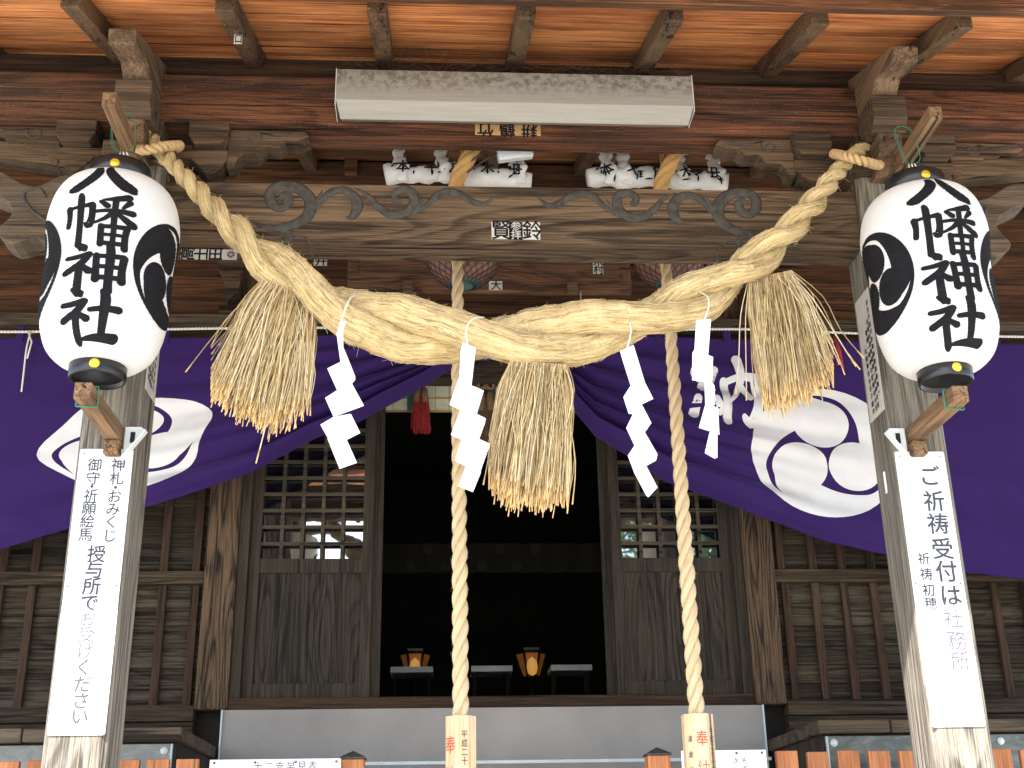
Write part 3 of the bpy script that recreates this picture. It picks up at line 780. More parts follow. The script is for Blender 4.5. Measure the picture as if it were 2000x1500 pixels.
# shift phase so that one strand is on top at the photographed crossing near x = -0.45
imid = min(range(len(path)), key=lambda i: abs(path[i][0]-at(1075, 610, SY).x))
shift = -phi[imid]
strands = []
for k in range(2):
    pts = []; rad = []
    for i, p in enumerate(path):
        P0 = Vector(p[:3]); a = path[max(i-1, 0)]; c = path[min(i+1, len(path)-1)]
        T = (Vector(c[:3])-Vector(a[:3])).normalized(); F = Vector((0, -1, 0)); F = (F-T*F.dot(T)).normalized()
        N = T.cross(F)*-1
        if N.z < 0: N = -N
        f = phi[i]+shift+k*PI
        w_ = .485+.03*math.sin(i*.35+k)
        pts.append(P0+(N*math.cos(f)+F*math.sin(f))*p[3]*w_); rad.append(p[3]*(.545+.012*math.sin(i*.9+k*2)))
    strands.append((pts, rad))
    b = MB(); b.tube(pts, rad, 28, True, up=Vector((0, 0, 1)), u0=k*.37)
    # gentle lumps
    for v in b.v:
        d = noise.noise(v*14)*.006+noise.noise(v*45)*.0025
        i = 0
        v += Vector((0, 1, 0))*d*-1+Vector((0, 0, 1))*d*.7
    b.build('strand', M['straw'], rope)
# straw stalks laid along the strands and stray ends standing off them
def frames(pts):
    fr = []; nr = Vector((0, 0, 1))
    for i in range(len(pts)):
        T = (pts[min(i+1, len(pts)-1)]-pts[max(i-1, 0)]).normalized(); nr = (nr-T*nr.dot(T)).normalized(); fr.append((nr.copy(), T.cross(nr)))
    return fr
FR = [frames(p) for p, r in strands]
def on_strand(k, t, a, h):
    pts, rad = strands[k]; t = max(0, min(len(pts)-1.001, t)); i = int(t); f = t-i
    c = pts[i].lerp(pts[i+1], f); r = rad[i]+(rad[i+1]-rad[i])*f; n1, b1 = FR[k][i]; n2, b2 = FR[k][i+1]
    n_ = n1.lerp(n2, f); b_ = b1.lerp(b2, f)
    return c+(n_*math.cos(a)+b_*math.sin(a))*(r+h)
def surf_noise(v): return Vector((0, -1, .7))*(noise.noise(v*14)*.006+noise.noise(v*45)*.0025)
random.seed(3); b = MB(); NPT = len(path)
for n_ in range(5200):
    k = random.randrange(2); t = random.uniform(1, NPT-6); a = random.uniform(0, 2*PI)
    pr = path[min(NPT-1, int(t))][3]
    if random.random() > .25+pr*8: continue
    ln = random.uniform(4, 13); da = random.gauss(0, .12); h0 = random.uniform(-.0006, .0022); q = []
    wob = random.gauss(0, .05)
    for j in range(6):
        f = j/5; v = on_strand(k, t+ln*f, a+da*f+wob*math.sin(PI*f), h0+(.004 if (j in (0, 5) and random.random() < .25) else 0)); q.append(v+surf_noise(v))
    b.cur = random.choice((0, 0, 1, 2)); b.tube(q, [random.uniform(.0009, .0017)]*6, 3, False)
for n_ in range(1300):
    k = random.randrange(2); t = random.uniform(4, NPT-6); a = random.uniform(0, 2*PI); sg = random.choice((-1, 1))*random.uniform(.4, 1.6)
    ln = random.uniform(.01, .035)*(1.8 if random.random() < .1 else 1)
    q = [on_strand(k, t, a, 0), on_strand(k, t+sg*.7, a+random.gauss(0, .1), ln*.15), on_strand(k, t+sg*1.4, a+random.gauss(0, .2), ln*random.uniform(.2, .8))]
    b.cur = random.choice((0, 1)); b.tube(q, [.0009, .0008, .0004], 3, False)
b.cur = 1; b.build('straw_fibres', [M['tassel'], M['fibre_light'], M['fibre_dark']], rope)
# tassels
def tassel(root_px, end_px, n, Y, seed, tilt=0, fling=(), bf=.02):
    random.seed(seed); b = MB()
    (rx0, ry0), (rx1, ry1) = root_px
    def one(u, depth, ex, ey, bulge, r):
        p0 = at(rx0+(rx1-rx0)*u, ry0+(ry1-ry0)*u, Y+depth*.35); p3 = at(ex, ey, Y+depth)
        d = p3-p0; mid = p0+d*.35+Vector(((bulge)*bf, depth*.2, .012)); m2 = p0+d*.7+Vector((bulge*bf*.7, depth*.1, .004))
        j = Vector((random.gauss(0, .006), random.gauss(0, .010), 0))
        q = [Vector(v) for v in smooth_path([tuple(p0), tuple(mid+j), tuple(m2-j), tuple(p3)], 3)]
        b.cur = random.choice((0, 0, 2, 2, 3)); b.tube(q[:-1], [r]*(len(q)-1), 3, False); b.cur = 1; b.tube(q[-2:], [r*1.08]*2, 4, True)
    for i in range(n):
        u = random.random(); depth = random.gauss(0, .045); depth = max(-.11, min(.09, depth))
        uu = min(1, max(0, u+random.gauss(0, .15)))
        e = end_px; m_ = uu*(len(e)-1); k = min(int(m_), len(e)-2); t_ = m_-k
        ex = e[k][0]+(e[k+1][0]-e[k][0])*t_; ey = e[k][1]+(e[k+1][1]-e[k][1])*t_+random.gauss(-8, 15)-(random.random() < .08)*random.uniform(20, 90)
        one(u, depth, ex, ey, (uu-.5)*(1.0+random.random()), random.uniform(.0012, .0024))
    for (u, ex, ey) in fling: one(u, -.05, ex, ey, (u-.5)*1.2, .0026)
    b.build('tassel', [M['tassel'], M['tassel_cut'], M['fibre_light'], M['fibre_dark']], rope)
tassel(((520, 535), (612, 590)), [(412, 762), (440, 790), (490, 815), (540, 830), (600, 800)], 760, SY+.02, 21,
       fling=((.1, 362, 727), (.6, 500, 905), (.7, 578, 836), (.8, 606, 812)))
tassel(((995, 705), (1108, 712)), [(955, 935), (978, 965), (1010, 978), (1060, 988), (1108, 975)], 820, SY-.03, 22,
       fling=((.05, 944, 947), (.95, 1118, 985), (1, 1112, 880)))
tassel(((1462, 545), (1545, 528)), [(1490, 770), (1500, 790), (1540, 790), (1590, 765), (1628, 740)], 820, SY+.02, 23,
       fling=((0, 1437, 770), (.02, 1458, 782), (.05, 1475, 775), (.95, 1680, 722), (.9, 1672, 716), (1, 1650, 732), (1, 1688, 700), (.8, 1640, 712), (.9, 1655, 690)))
# end ties round the brackets
def twist(mb, pts, r, n_str, pitch, hand=1, nseg=10, ppn=1, rs=.56, ph0=0, fuzz=0):
    P = smooth_path([tuple(p) for p in pts], nseg); P = [Vector(p) for p in P]
    # resample evenly
    Ls = [0]
    for a, c in zip(P, P[1:]): Ls.append(Ls[-1]+(c-a).length)
    step = pitch/14; N = max(4, int(Ls[-1]/step)); Q = []; j = 0
    for i in range(N+1):
        s = Ls[-1]*i/N
        while j < len(Ls)-2 and Ls[j+1] < s: j += 1
        t = (s-Ls[j])/max(1e-9, Ls[j+1]-Ls[j]); Q.append(P[j].lerp(P[j+1], t))
    T = (Q[1]-Q[0]).normalized(); nr = Vector((0, -1, 0)) if abs(T.y) < .9 else Vector((1, 0, 0))
    frames = []
    for i in range(N+1):
        T = (Q[min(i+1, N)]-Q[max(i-1, 0)]).normalized(); nr = (nr-T*nr.dot(T)).normalized(); frames.append((nr.copy(), T.cross(nr)))
    for k in range(n_str):
        pts2 = []
        for i in range(N+1):
            rr = r(i/N) if callable(r) else r
            f = hand*2*PI*(Ls[-1]*i/N)/pitch+2*PI*k/n_str+ph0
            pts2.append(Q[i]+(frames[i][0]*math.cos(f)+frames[i][1]*math.sin(f))*rr*.56)
        mb.tube(pts2, [(r(i/N) if callable(r) else r)*rs*(1+.07*noise.noise(Vector((i*.21, k*9, pitch*50)))) for i in range(N+1)], 10, True, u0=k*.3)
        if fuzz:
            for _ in range(fuzz):
                i = random.randrange(2, N-2); rr = (r(i/N) if callable(r) else r)*rs; d = Vector((random.gauss(0, 1), random.gauss(0, 1), random.gauss(0, .3))).normalized(); p = pts2[i]+d*rr*.97
                mb.tube([p, p+d*.003+Vector((0, 0, random.uniform(-.006, .006))), p+d*random.uniform(.003, .009)+Vector((0, 0, random.uniform(-.016, .016)))], [.0006, .0005, .0003], 3, False)
b = MB()
twist(b, [at(352, 284, -.30), at(320, 286, -.42), at(285, 293, -.44), at(262, 291, -.36), at(250, 280, -.2)], .020, 2, .055)
twist(b, [at(352, 284, -.30), at(340, 292, -.2), at(320, 300, -.12)], .020, 2, .055)
b.build('tie_cord', M['strawthin'], rope); b = MB()
twist(b, [at(1628, 300, -.30), at(1655, 306, -.42), at(1690, 316, -.44), at(1715, 322, -.36), at(1725, 318, -.2)], .020, 2, .055)
twist(b, [at(1628, 300, -.30), at(1638, 304, -.2), at(1655, 310, -.12)], .020, 2, .055)
b.build('tie_cord', M['strawthin'], rope)

# ------------------------------------------------------------------ zigzag paper streamers
def shide(polys, string_px, label, seed, extra=None, Y0=SY-.16):
    random.seed(seed)
    c = at(polys[0][0][0], polys[0][0][1], Y0)
    t = thing('paper_streamer', label, 'paper streamer', tuple(c), 'white zigzag paper streamers hanging from the straw rope')
    b = MB()
    for i, pl in enumerate(polys):
        y = Y0-.004*i; n = len(pl)
        pts = []
        for j, (x, yy) in enumerate(pl):
            pts.append(at(x, yy, y+random.uniform(-.006, .006)+(.012 if j in (0,) else 0)))
        b.prism(pts, (0, .0009, 0))
    b.build('folded_paper', M['paper'], t)
    b = MB(); pp = smooth_path([tuple(at(x, y, yy)) for x, y, yy in string_px], 5); b.tube(pp, .0032, 6); b.build('string', M['string'], t)
k = 1/3.572
S1 = [cr(p, 600, 560, k) for p in (
 [(228, 250), (275, 238), (250, 300), (252, 415), (232, 525), (205, 330)],
 [(250, 415), (232, 525), (140, 570), (208, 720), (312, 676), (335, 650), (335, 625)],
 [(312, 676), (396, 830), (184, 908), (125, 775), (208, 722)],
 [(304, 886), (370, 1020), (276, 1068), (150, 1065), (92, 962), (184, 908)],
 [(276, 1068), (347, 1228), (226, 1270), (140, 1058)])]
shide(S1, [(695, 575, -.46), (684, 583, -.54), (676, 600, -.56), (668, 622, -.55), (664, 640, -.54)], 'white zigzag paper streamer, leftmost, over the dark lattice door', 1)
S2 = [cr(p, 600, 560, k) for p in (
 [(1086, 386), (1176, 428), (1146, 690), (1060, 660), (1070, 450)],
 [(1060, 630), (1146, 688), (1232, 725), (1182, 890), (1068, 860), (992, 822)],
 [(1182, 886), (1245, 918), (1240, 950), (1200, 1062), (1076, 1066), (1002, 1034), (1068, 860)],
 [(1200, 1062), (1276, 1096), (1208, 1290), (1106, 1255), (1028, 1212), (1076, 1066)],
 [(1106, 1255), (1214, 1290), (1156, 1432), (1054, 1392)])]
shide(S2, [(945, 620, -.47), (925, 622, -.55), (911, 640, -.565), (913, 672, -.55)], 'white zigzag paper streamer hanging over the left bell rope', 2)
k2 = 1/3.572
S3 = [cr(p, 1180, 560, k2) for p in (
 [(110, 448), (205, 406), (285, 670), (185, 690), (125, 500)],
 [(185, 690), (280, 660), (343, 782), (262, 820), (172, 888), (134, 770)],
 [(262, 820), (330, 950), (284, 1015), (212, 1110), (154, 985), (200, 890), (172, 885)],
 [(284, 1015), (372, 1168), (362, 1212), (294, 1250), (218, 1316), (165, 1178), (212, 1108)],
 [(294, 1250), (372, 1400), (308, 1470), (290, 1450), (218, 1312)])]
shide(S3, [(1237, 622, -.44), (1231, 630, -.55), (1232, 650, -.56), (1225, 680, -.55)], 'white zigzag paper streamer between the middle tassel and right bell rope', 3)
S4 = [cr(p, 1180, 560, k2) for p in (
 [(642, 232), (746, 226), (725, 480), (616, 460), (630, 440)],
 [(616, 458), (725, 476), (760, 490), (752, 700), (700, 660), (614, 652)],
 [(700, 640), (745, 660), (770, 690), (775, 820), (740, 840), (705, 820)],
 [(706, 820), (760, 830), (795, 850), (804, 1032), (738, 1008), (660, 984)],
 [(738, 1004), (790, 1030), (790, 1192), (770, 1198), (702, 1160)])]
shide(S4, [(1366, 570, -.43), (1382, 580, -.52), (1384, 600, -.54), (1376, 624, -.54)], 'white crumpled paper streamer, rightmost, over the purple curtain', 4)

# ------------------------------------------------------------------ bell ropes
def bell_rope(px, py_top, px2, py2, label, slantpx, faces, seed):
    Y = .30
    p0 = at(px, py_top, Y); pb = at(px2, py2, Y)
    t = thing('bell_rope', label, 'rope', (pb.x, Y, pb.z-.5), 'bell pull ropes hanging in front of the doorway')
    top = Vector((p0.x, Y, 4.42))
    b = MB()
    twist(b, [top, Vector((p0.x, Y, 3.6)), Vector(((p0.x+pb.x)/2, Y, 3.0)), Vector((pb.x, Y, pb.z))], lambda f: .0235+.0085*min(1, f*1.3), 3, .235, hand=1, rs=.53, fuzz=260)
    b.build('rope', M['hemp'], t)
    # wrapped upper length
    b = MB(); a = at(slantpx[0], slantpx[1], .06); c = at(slantpx[2], slantpx[3], .10)
    twist(b, [a, (a+c)/2, c, c+Vector((-.0, .05, -.09)), top+Vector((0, 0, -.12))], .030, 4, .30, rs=.72)
    b.build('wrapped_end', M['hempgold'], t)
    b = MB(); kz = at(px, 512, Y).z
    for i in range(3): b.tube([Vector((p0.x+.028*math.cos(a_), Y+.028*math.sin(a_), kz+.006*i+.004*math.cos(a_*2))) for a_ in [2*PI*j/14 for j in range(15)]], .006, 6)
    b.build('binding', M['hempgold'], t)
    # octagonal handle
    b = MB(); R_ = .066; n = 8; top_z = pb.z+.004
    ring = [(R_*math.cos(2*PI*(i+.5)/n+faces), R_*math.sin(2*PI*(i+.5)/n+faces)) for i in range(n)]
    b.prism([(pb.x+x, Y+y, top_z-.62) for x, y in ring], (0, 0, .62)); h = b.build('handle', M['handle'], t, bevel=.002)
    return t, Vector((pb.x, Y, top_z)), R_, h
random.seed(1)
t1, h1, R_, H1 = bell_rope(894, 520, 900, 1402, 'thick twisted hemp bell rope on the left, before the doorway with streamer over it', (938, 262, 893, 352), 0, 1)
t2, h2, R_, H2 = bell_rope(1301, 525, 1361, 1398, 'thick twisted hemp bell rope on the right, crossing the purple curtain', (1330, 275, 1292, 358), 0, 2)
def face_fn(h, ang, R_):
    # ang 0 = face towards -Y, positive turns to +X
    n_ = Vector((math.sin(ang), -math.cos(ang), 0)); r_ = Vector((math.cos(ang), math.sin(ang), 0))
    return plane_fn(h+n_*(R_*math.cos(PI/8)), r_, (0, 0, 1), n_, .001)
for (h, H, spec) in ((h1, H1, [(-PI/4, '奉納', M['inkred'], .050, -.115, .115, 0), (PI/4*0+.0, '', None, 0, 0, 0, 0), (0, '平成二十一年', M['inkgrey'], .024, -.075, .034, .012)]),
                     (h2, H2, [(0, '奉納', M['inkred'], .046, -.10, .115, 0), (PI/4, '平成二十一年', M['inkgrey'], .022, -.07, .030, 0), (-PI/4, '浦倉行', M['inkgrey'], .020, -.1, .06, 0)])):
    for ang, txt, mt, sz, z0, dz, dx in spec:
        if not txt: continue
        b = MB(); fn = face_fn(h, ang, R_)
        for i, ch in enumerate(txt): letter(b, ch, fn, dx, z0-i*dz, sz, .01, sy=1.25)
        b.build('writing', mt, H)

# bells in nets
def bell(px, label):
    c = at(px, 496, .50); R2 = .18
    t = thing('shrine_bell', label, 'bell', tuple(c), 'netted round bells under the carved beam')
    b = MB(); prof = [(R2*math.sin(a), -R2*math.cos(a)) for a in [PI*k/28 for k in range(4, 29)]]
    b.lathe(prof, c, 48); b.build('shell', M['bellred'], t)
    b = MB(); prof = [(R2*math.sin(a), -R2*math.cos(a)) for a in [PI*k/28 for k in range(0, 5)]]
    b.lathe(prof, c, 48); b.build('lower_lip', M['bellteal'], t)
    b = MB()
    for s in (-1, 1):
        for k_ in range(22):
            pp = []
            for j in range(26):
                a = .25+(PI-.6)*j/25; ph_ = 2*PI*k_/22+s*(a-.25)*.95
                pp.append(c+Vector((math.sin(a)*math.cos(ph_), math.sin(a)*math.sin(ph_), -math.cos(a)))*(R2+.003))
            b.tube(pp, .0016, 3, False)
    b.build('net', M['net'], t)
    b = MB(); b.tube([c+Vector((0, 0, R2-.01)), c+Vector((0, .02, zr(.52)-c.z-.0))], .012, 8); b.build('hanger', M['hempgold'], t)
bell(905, 'netted copper bell hanging behind the left bell rope')
bell(1307, 'netted copper bell hanging behind the right bell rope')
# rolled white cloth bundles
def bundle(x0, x1, y, ties, label, seed):
    random.seed(seed); Y = .20
    a = at(x0, y, Y); c = at(x1, y+6, Y)
    t = thing('cloth_bundle', label, 'cloth bundle', tuple((a+c)/2), 'white rolled cloths tied above the carved beam')
    b = MB(); N = 30; pts = []; rad = []
    for i in range(N+1):
        f = i/N; pts.append(a.lerp(c, f)+Vector((0, 0, .006*math.sin(f*17)+.012*math.sin(f*5)))); rad.append(.043+.012*math.sin(f*9+seed)+.006*math.sin(f*31))
    rad = [r*.55+.022 for r in rad]; b.tube(pts, rad, 22)
    for v in b.v: v += Vector((0, -1, .6))*(noise.noise(v*18)*.012+noise.noise(Vector((v.x*90, v.y*20, v.z*20)))*.008)
    o = b.build('roll', M['cloth'], t)
    for (tx, ty) in ties:
        f = (tx-x0)/(x1-x0); p = a.lerp(c, f)+Vector((0, -.02, 0)); e = at(tx-6, ty, Y)
        b = MB(); pts = smooth_path([tuple(p+Vector((0, 0, -.04))), tuple(p+Vector((.003, -.03, .02))), tuple(p.lerp(e, .5)+Vector((-.01, -.01, 0))), tuple(e)], 6)
        n = len(pts); b.tube(pts, [.013+.003*math.sin(i*1.3) for i in range(n)], 16, True, up=Vector((0, 1, 0)), flat=2.1)
        for s in (-1, 1):
            q = e+Vector((s*.035, -.01, .02)); b.tube([e+Vector((0, 0, -.012)), (e+q)/2+Vector((0, 0, .004)), q], [.006, .007, .009], 10, True, up=Vector((0, 1, 0)), flat=2.6)
        for v in b.v: v += Vector((noise.noise(v*38), noise.noise(v*38+Vector((5, 0, 0))), 0))*.009
        b.build('tied_strip', M['cloth'], t)
    b = MB()
    for i in range(26):
        f = random.uniform(.03, .97); p = a.lerp(c, f); x = p.x; zz = random.uniform(-.03, .034)
        l = random.uniform(.015, .04); an = random.choice([0, PI/2, .8, -.8, 1.2])+random.uniform(-.2, .2)
        fn = lambda xx, yy, kk: Vector((x+xx, Y-.068-.006*kk+abs(zz)*.6, p.z+zz+yy))
        o2 = stroke([(-l*math.cos(an)/2, -l*math.sin(an)/2, .004), (0, .001, .0095), (l*math.cos(an)/2, l*math.sin(an)/2, .003)])
        bm = mesh2d([o2]); put(b, bm, fn)
    for gi, ch in enumerate('本十田木中'):
        f = .12+.19*gi; p = a.lerp(c, f); letter(b, ch, front(Vector((p.x, Y-.075, p.z+.004)), 0), 0, 0, .06, .05, rot=random.choice((0, PI/2, -PI/2, .4)))
    b.build('brush_marks', M['ink'], o)
bundle(752, 1038, 342, [(785, 290), (868, 290), (1015, 325)], 'rolled white cloth with black brush marks beside the left wrapped rope', 2)
bundle(1148, 1418, 348, [(1190, 300), (1222, 300), (1330, 305), (1400, 312)], 'rolled white cloth with black brush marks beside the right wrapped rope', 5)
# flood light
fl = thing('flood_lamp', 'small white flood lamp tilted above the left cloth bundle', 'lamp', tuple(at(1005, 298, .05)))
P = at(1005, 296, .05); d = Vector((1, 0, .17)).normalized(); up = Vector((-.13, -.25, .95)).normalized(); nn = d.cross(up)
up = nn.cross(d)
b = MB(); b.obox(P, d, nn, up, .082, .03, .040); b.build('housing', M['steelwhite'], fl, bevel=.008)
b = MB(); b.obox(P+nn*(-.0305 if nn.y > 0 else .0305)+up*-.004, d, nn, up, .062, .002, .022); b.build('lens', M['tube_off'], fl, bevel=.001)
b = MB(); b.tube([P+up*.02+nn*.0, P+Vector((-.03, .06, .08)), P+Vector((-.03, .1, .16))], .008, 6)
b.tube(smooth_path([tuple(P+Vector((-.07, .0, 0))), tuple(P+Vector((-.14, 0, -.05))), tuple(P+Vector((-.26, .05, -.12)))], 5), .004, 5)
b.tube(smooth_path([tuple(P+Vector((-.07, .0, .01))), tuple(P+Vector((-.16, 0, -.02))), tuple(P+Vector((-.28, .05, -.10)))], 5), .004, 5)
b.build('cable', M['wire'], fl)

# ------------------------------------------------------------------ fluorescent lamp
Pa, Pb = at(658, 135, -.36), at(1350, 148, -.36); zt = (Pa.z+Pb.z)/2; zm = at(1000, 202, -.36).z; zb = at(1000, 243, -.30).z
lamp = thing('strip_lamp', 'long dusty pale grey strip lamp fixed to the front of the porch purlin', 'lamp', ((Pa.x+Pb.x)/2, -.3, zm))
x0, x1 = Pa.x, Pb.x
b = MB()
sec = [(-.225, zt), (-.36, zt), (-.365, zm), (-.31, zb+.004), (-.225, zb+.05)]
ins = [0, 0, .0, .018, .018]
va = [(x0+i, y, z) for (y, z), i in zip(sec, ins)]; vb = [(x1-i, y, z) for (y, z), i in zip(sec, ins)]
b.add(va+vb, [(0, 1, 2, 3, 4), (9, 8, 7, 6, 5)]+[(i, i+5, (i+1) % 5+5, (i+1) % 5) for i in range(5)])
b.build('cover', M['lampcover'], lamp, bevel=.003)
b = MB()
for X in (x0-.003, x1+.0): b.box(X, X+.003, -.362, -.225, zm-.02, zt+.003)
b.build('end_plate', M['steelwhite'], lamp)

# ------------------------------------------------------------------ shrine hall
hall = thing('shrine_hall', 'dark weathered wooden hall front with lattice doors behind the porch', 'building', (0, 2.4, .1))
D = 2.28
ZS1, ZS0 = at(1000, 1358, D).z, at(1000, 1384, D).z
for s in (-1, 1):
    b = MB(); x0, x1 = s*1.49, s*1.675
    b.box(x0, x1, D, D+.19, at(1490, 1374, D).z-.005, 5.7); b.build('column', M['column'], hall, bevel=.012)
b = MB(); b.box(-1.488, 1.488, D+.01, D+.2, ZS0, ZS1); b.build('door_sill', M['sill'], hall, bevel=.004)
ZG = at(700, 1089, D+.04).z      # bottom of the lattice
ZTOP = 4.36
def door(x0, x1, Yf, stile_in):
    """sliding door: frame, lower panels, lattice, glass"""
    s = 1 if x1 > x0 else -1
    lo, hi = min(x0, x1), max(x0, x1); th = .035; st = .062
    b = MB(); b.box(lo, lo+st, Yf, Yf+th, ZS1+.002, ZTOP); b.box(hi-st, hi, Yf, Yf+th, ZS1+.002, ZTOP)
    b.box(lo+st, hi-st, Yf+.001, Yf+th, ZS1+.002, ZS1+.085); b.box(lo+st, hi-st, Yf+.001, Yf+th, ZG-.085, ZG); b.box(lo+st, hi-st, Yf+.001, Yf+th, ZTOP-.1, ZTOP)
    d = b.build('lattice_door', M['doorframe'], hall, bevel=.003)
    n = 4; w_ = (hi-lo-2*st)
    b = MB(); 
    xs_ = [lo+st+w_*f for f in (0, .27, .55, .78, 1)]
    for a, c in zip(xs_, xs_[1:]):
        b.box(a+.001, c-.001, Yf+.016, Yf+.03, ZS1+.08, ZG-.08)
    b.build('lower_panel', M['door'], d, bevel=.001)
    b = MB(); nb = 5; bw = .021
    for i in range(1, nb):
        X = lo+st+w_*i/nb; b.box(X-bw/2, X+bw/2, Yf+.004, Yf+.022, ZG, ZTOP-.1)
    z = ZG+.092
    while z < ZTOP-.12: b.box(lo+st, hi-st, Yf+.007, Yf+.02, z-bw/2, z+bw/2); z += .1015
    for i in range(0, nb):
        X = lo+st+w_*(i+.5)/nb+.02; b.box(X-.012, X+.012, Yf+.075, Yf+.09, ZG, ZTOP-.1)
    b.build('lattice', M['lattice'], d, bevel=.0015)
    b = MB(); tl = .036
    b.add([(lo+st, Yf+.028+tl, ZG), (hi-st, Yf+.028+tl, ZG), (hi-st, Yf+.028, ZTOP-.1), (lo+st, Yf+.028, ZTOP-.1)], [(0, 1, 2, 3)])
    b.build('glass', M['glass'], d)
    return d
XD = .655
door(-1.49+.06, -XD-.055, D+.06, 1); door(1.49-.06, XD+.055, D+.06, 1)
for s in (-1, 1):
    b = MB(); b.box(s*(XD), s*(XD+.075), D+.10, D+.135, ZS1+.002, ZTOP); b.build('door_stile', M['doorframe'], hall, bevel=.003)
    b = MB(); b.box(s*1.488, s*1.43, D+.02, D+.15, ZS1+.002, ZTOP); b.build('jamb', M['doorframe'], hall, bevel=.003)
b = MB(); b.box(-1.488, 1.488, D+.01, D+.18, ZTOP+.002, 4.62); b.build('lintel', M['rail'], hall, bevel=.004)
# side walls: clapboards, battens, rails
ZM1, ZM0 = at(1700, 1108, D).z, at(1700, 1134, D).z
ZR1, ZR0 = at(1700, 1364, D).z, at(1700, 1394, D).z
random.seed(9)
for s in (-1, 1):
    x0, x1 = s*1.677, s*4.6
    z = ZR1-.02; 
    while z < 4.56:
        h_ = random.uniform(.105, .135)
        b = MB(); lo, hi = min(x0, x1), max(x0, x1)
        pts = [(lo, D+.075, z), (lo, D+.12, z), (lo, D+.12, z+h_+.012), (lo, D+.098, z+h_+.012)]
        b.prism(pts, (hi-lo, 0, 0)); b.build('wall_board', M['wallboard'], hall, bevel=.002); z += h_
    X = abs(x0)+.055; j = 0
    while X < 4.5:
        for (za, zb2) in ((ZR1, ZM0), (ZM1, 4.56)):
            b = MB(); jx = random.uniform(-.006, .006)
            b.box(s*(X-.023)+jx, s*(X+.023)+jx, D+.045, D+.074, za, zb2); b.build('batten', M['batten'], hall, bevel=.003)
        X += .183; j += 1
    for (za, zb2, yy) in ((ZM0, ZM0+(ZM1-ZM0)*.5-.003, D+.02), (ZM0+(ZM1-ZM0)*.5, ZM1, D+.035), (ZR0, ZR1, D+.015), (ZR0-.16, ZR0-.004, D+.03)):
        b = MB(); b.box(x0, x1, yy, D+.12, za, zb2); b.build('wall_rail', M['rail'], hall, bevel=.005)
    b = MB(); b.box(s*1.49, s*4.6, D+.05, D+.2, .3, ZR0-.16); b.build('lower_wall', M['wallboard'], hall)
# upper wall
ZU1, ZU0 = at(100, 610, D-.08).z, at(100, 636, D-.08).z
b = MB(); b.box(-4.8, 4.8, D-.08, D+.05, ZU0, ZU1); b.build('head_rail', M['beamgrey'], hall, bevel=.006)
b = MB(); b.box(-4.8, 4.8, D-.03, D+.0, ZU0-.14, ZU0-.003); b.build('head_rail', M['sill'], hall, bevel=.004)
z = ZU1+.004; random.seed(4)
while z < 5.66:
    h_ = random.uniform(.13, .19); b = MB(); b.box(-4.8, 4.8, D+.002+random.uniform(0, .008), D+.04, z, z+h_-.004); b.build('upper_board', M['oldupper'], hall, bevel=.003); z += h_
ZB1, ZB0 = at(1000, 300, D-.15).z, at(1000, 362, D-.15).z
b = MB(); b.box(-4.8, 4.8, D-.15, D+.05, ZB0, ZB1-.08); b.box(-4.8, 4.8, D-.12, D+.05, ZB1-.077, ZB1+.2); b.build('upper_beam', M['oldupper'], hall, bevel=.008)
for px_ in (455, 1460):      # small bracket blocks below the carved beam, on the hall wall
    c = at(px_, 520, D-.1)
    b = MB(); zt_ = c.z+.03
    b.prism([(c.x-.09, D-.14, zt_), (c.x-.09, D-.14, zt_-.05), (c.x-.05, D-.14, zt_-.11), (c.x+.05, D-.14, zt_-.11), (c.x+.09, D-.14, zt_-.05), (c.x+.09, D-.14, zt_)], (0, .14, 0))
    b.prism([(c.x-.05, D-.12, zt_-.112), (c.x-.02, D-.12, zt_-.28), (c.x+.05, D-.12, zt_-.22), (c.x+.06, D-.12, zt_-.112)], (0, .12, 0))
    b.box(c.x-.07, c.x+.07, D-.10, D, ZU1, zt_-.3)
    b.build('wall_bracket', M['blockwood'], hall, bevel=.005)
for X in (-.9, .2, 1.1, -2.4, 2.6):
    b = MB(); b.box(X-.04, X+.04, D-.2, D-.12, ZB0+.05, ZB1+.15); b.build('strut', M['oldupper'], hall, bevel=.004)
# dark room
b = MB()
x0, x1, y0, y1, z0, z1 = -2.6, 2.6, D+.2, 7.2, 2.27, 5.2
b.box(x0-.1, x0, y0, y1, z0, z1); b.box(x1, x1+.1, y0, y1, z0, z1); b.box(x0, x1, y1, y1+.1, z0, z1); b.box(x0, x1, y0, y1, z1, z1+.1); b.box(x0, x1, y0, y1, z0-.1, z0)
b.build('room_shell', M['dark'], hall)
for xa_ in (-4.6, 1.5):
    b = MB(); b.box(xa_, xa_+3.1, D+.122, D+.2, 2, 5.6); b.build('wall_core', M['dark'], hall)

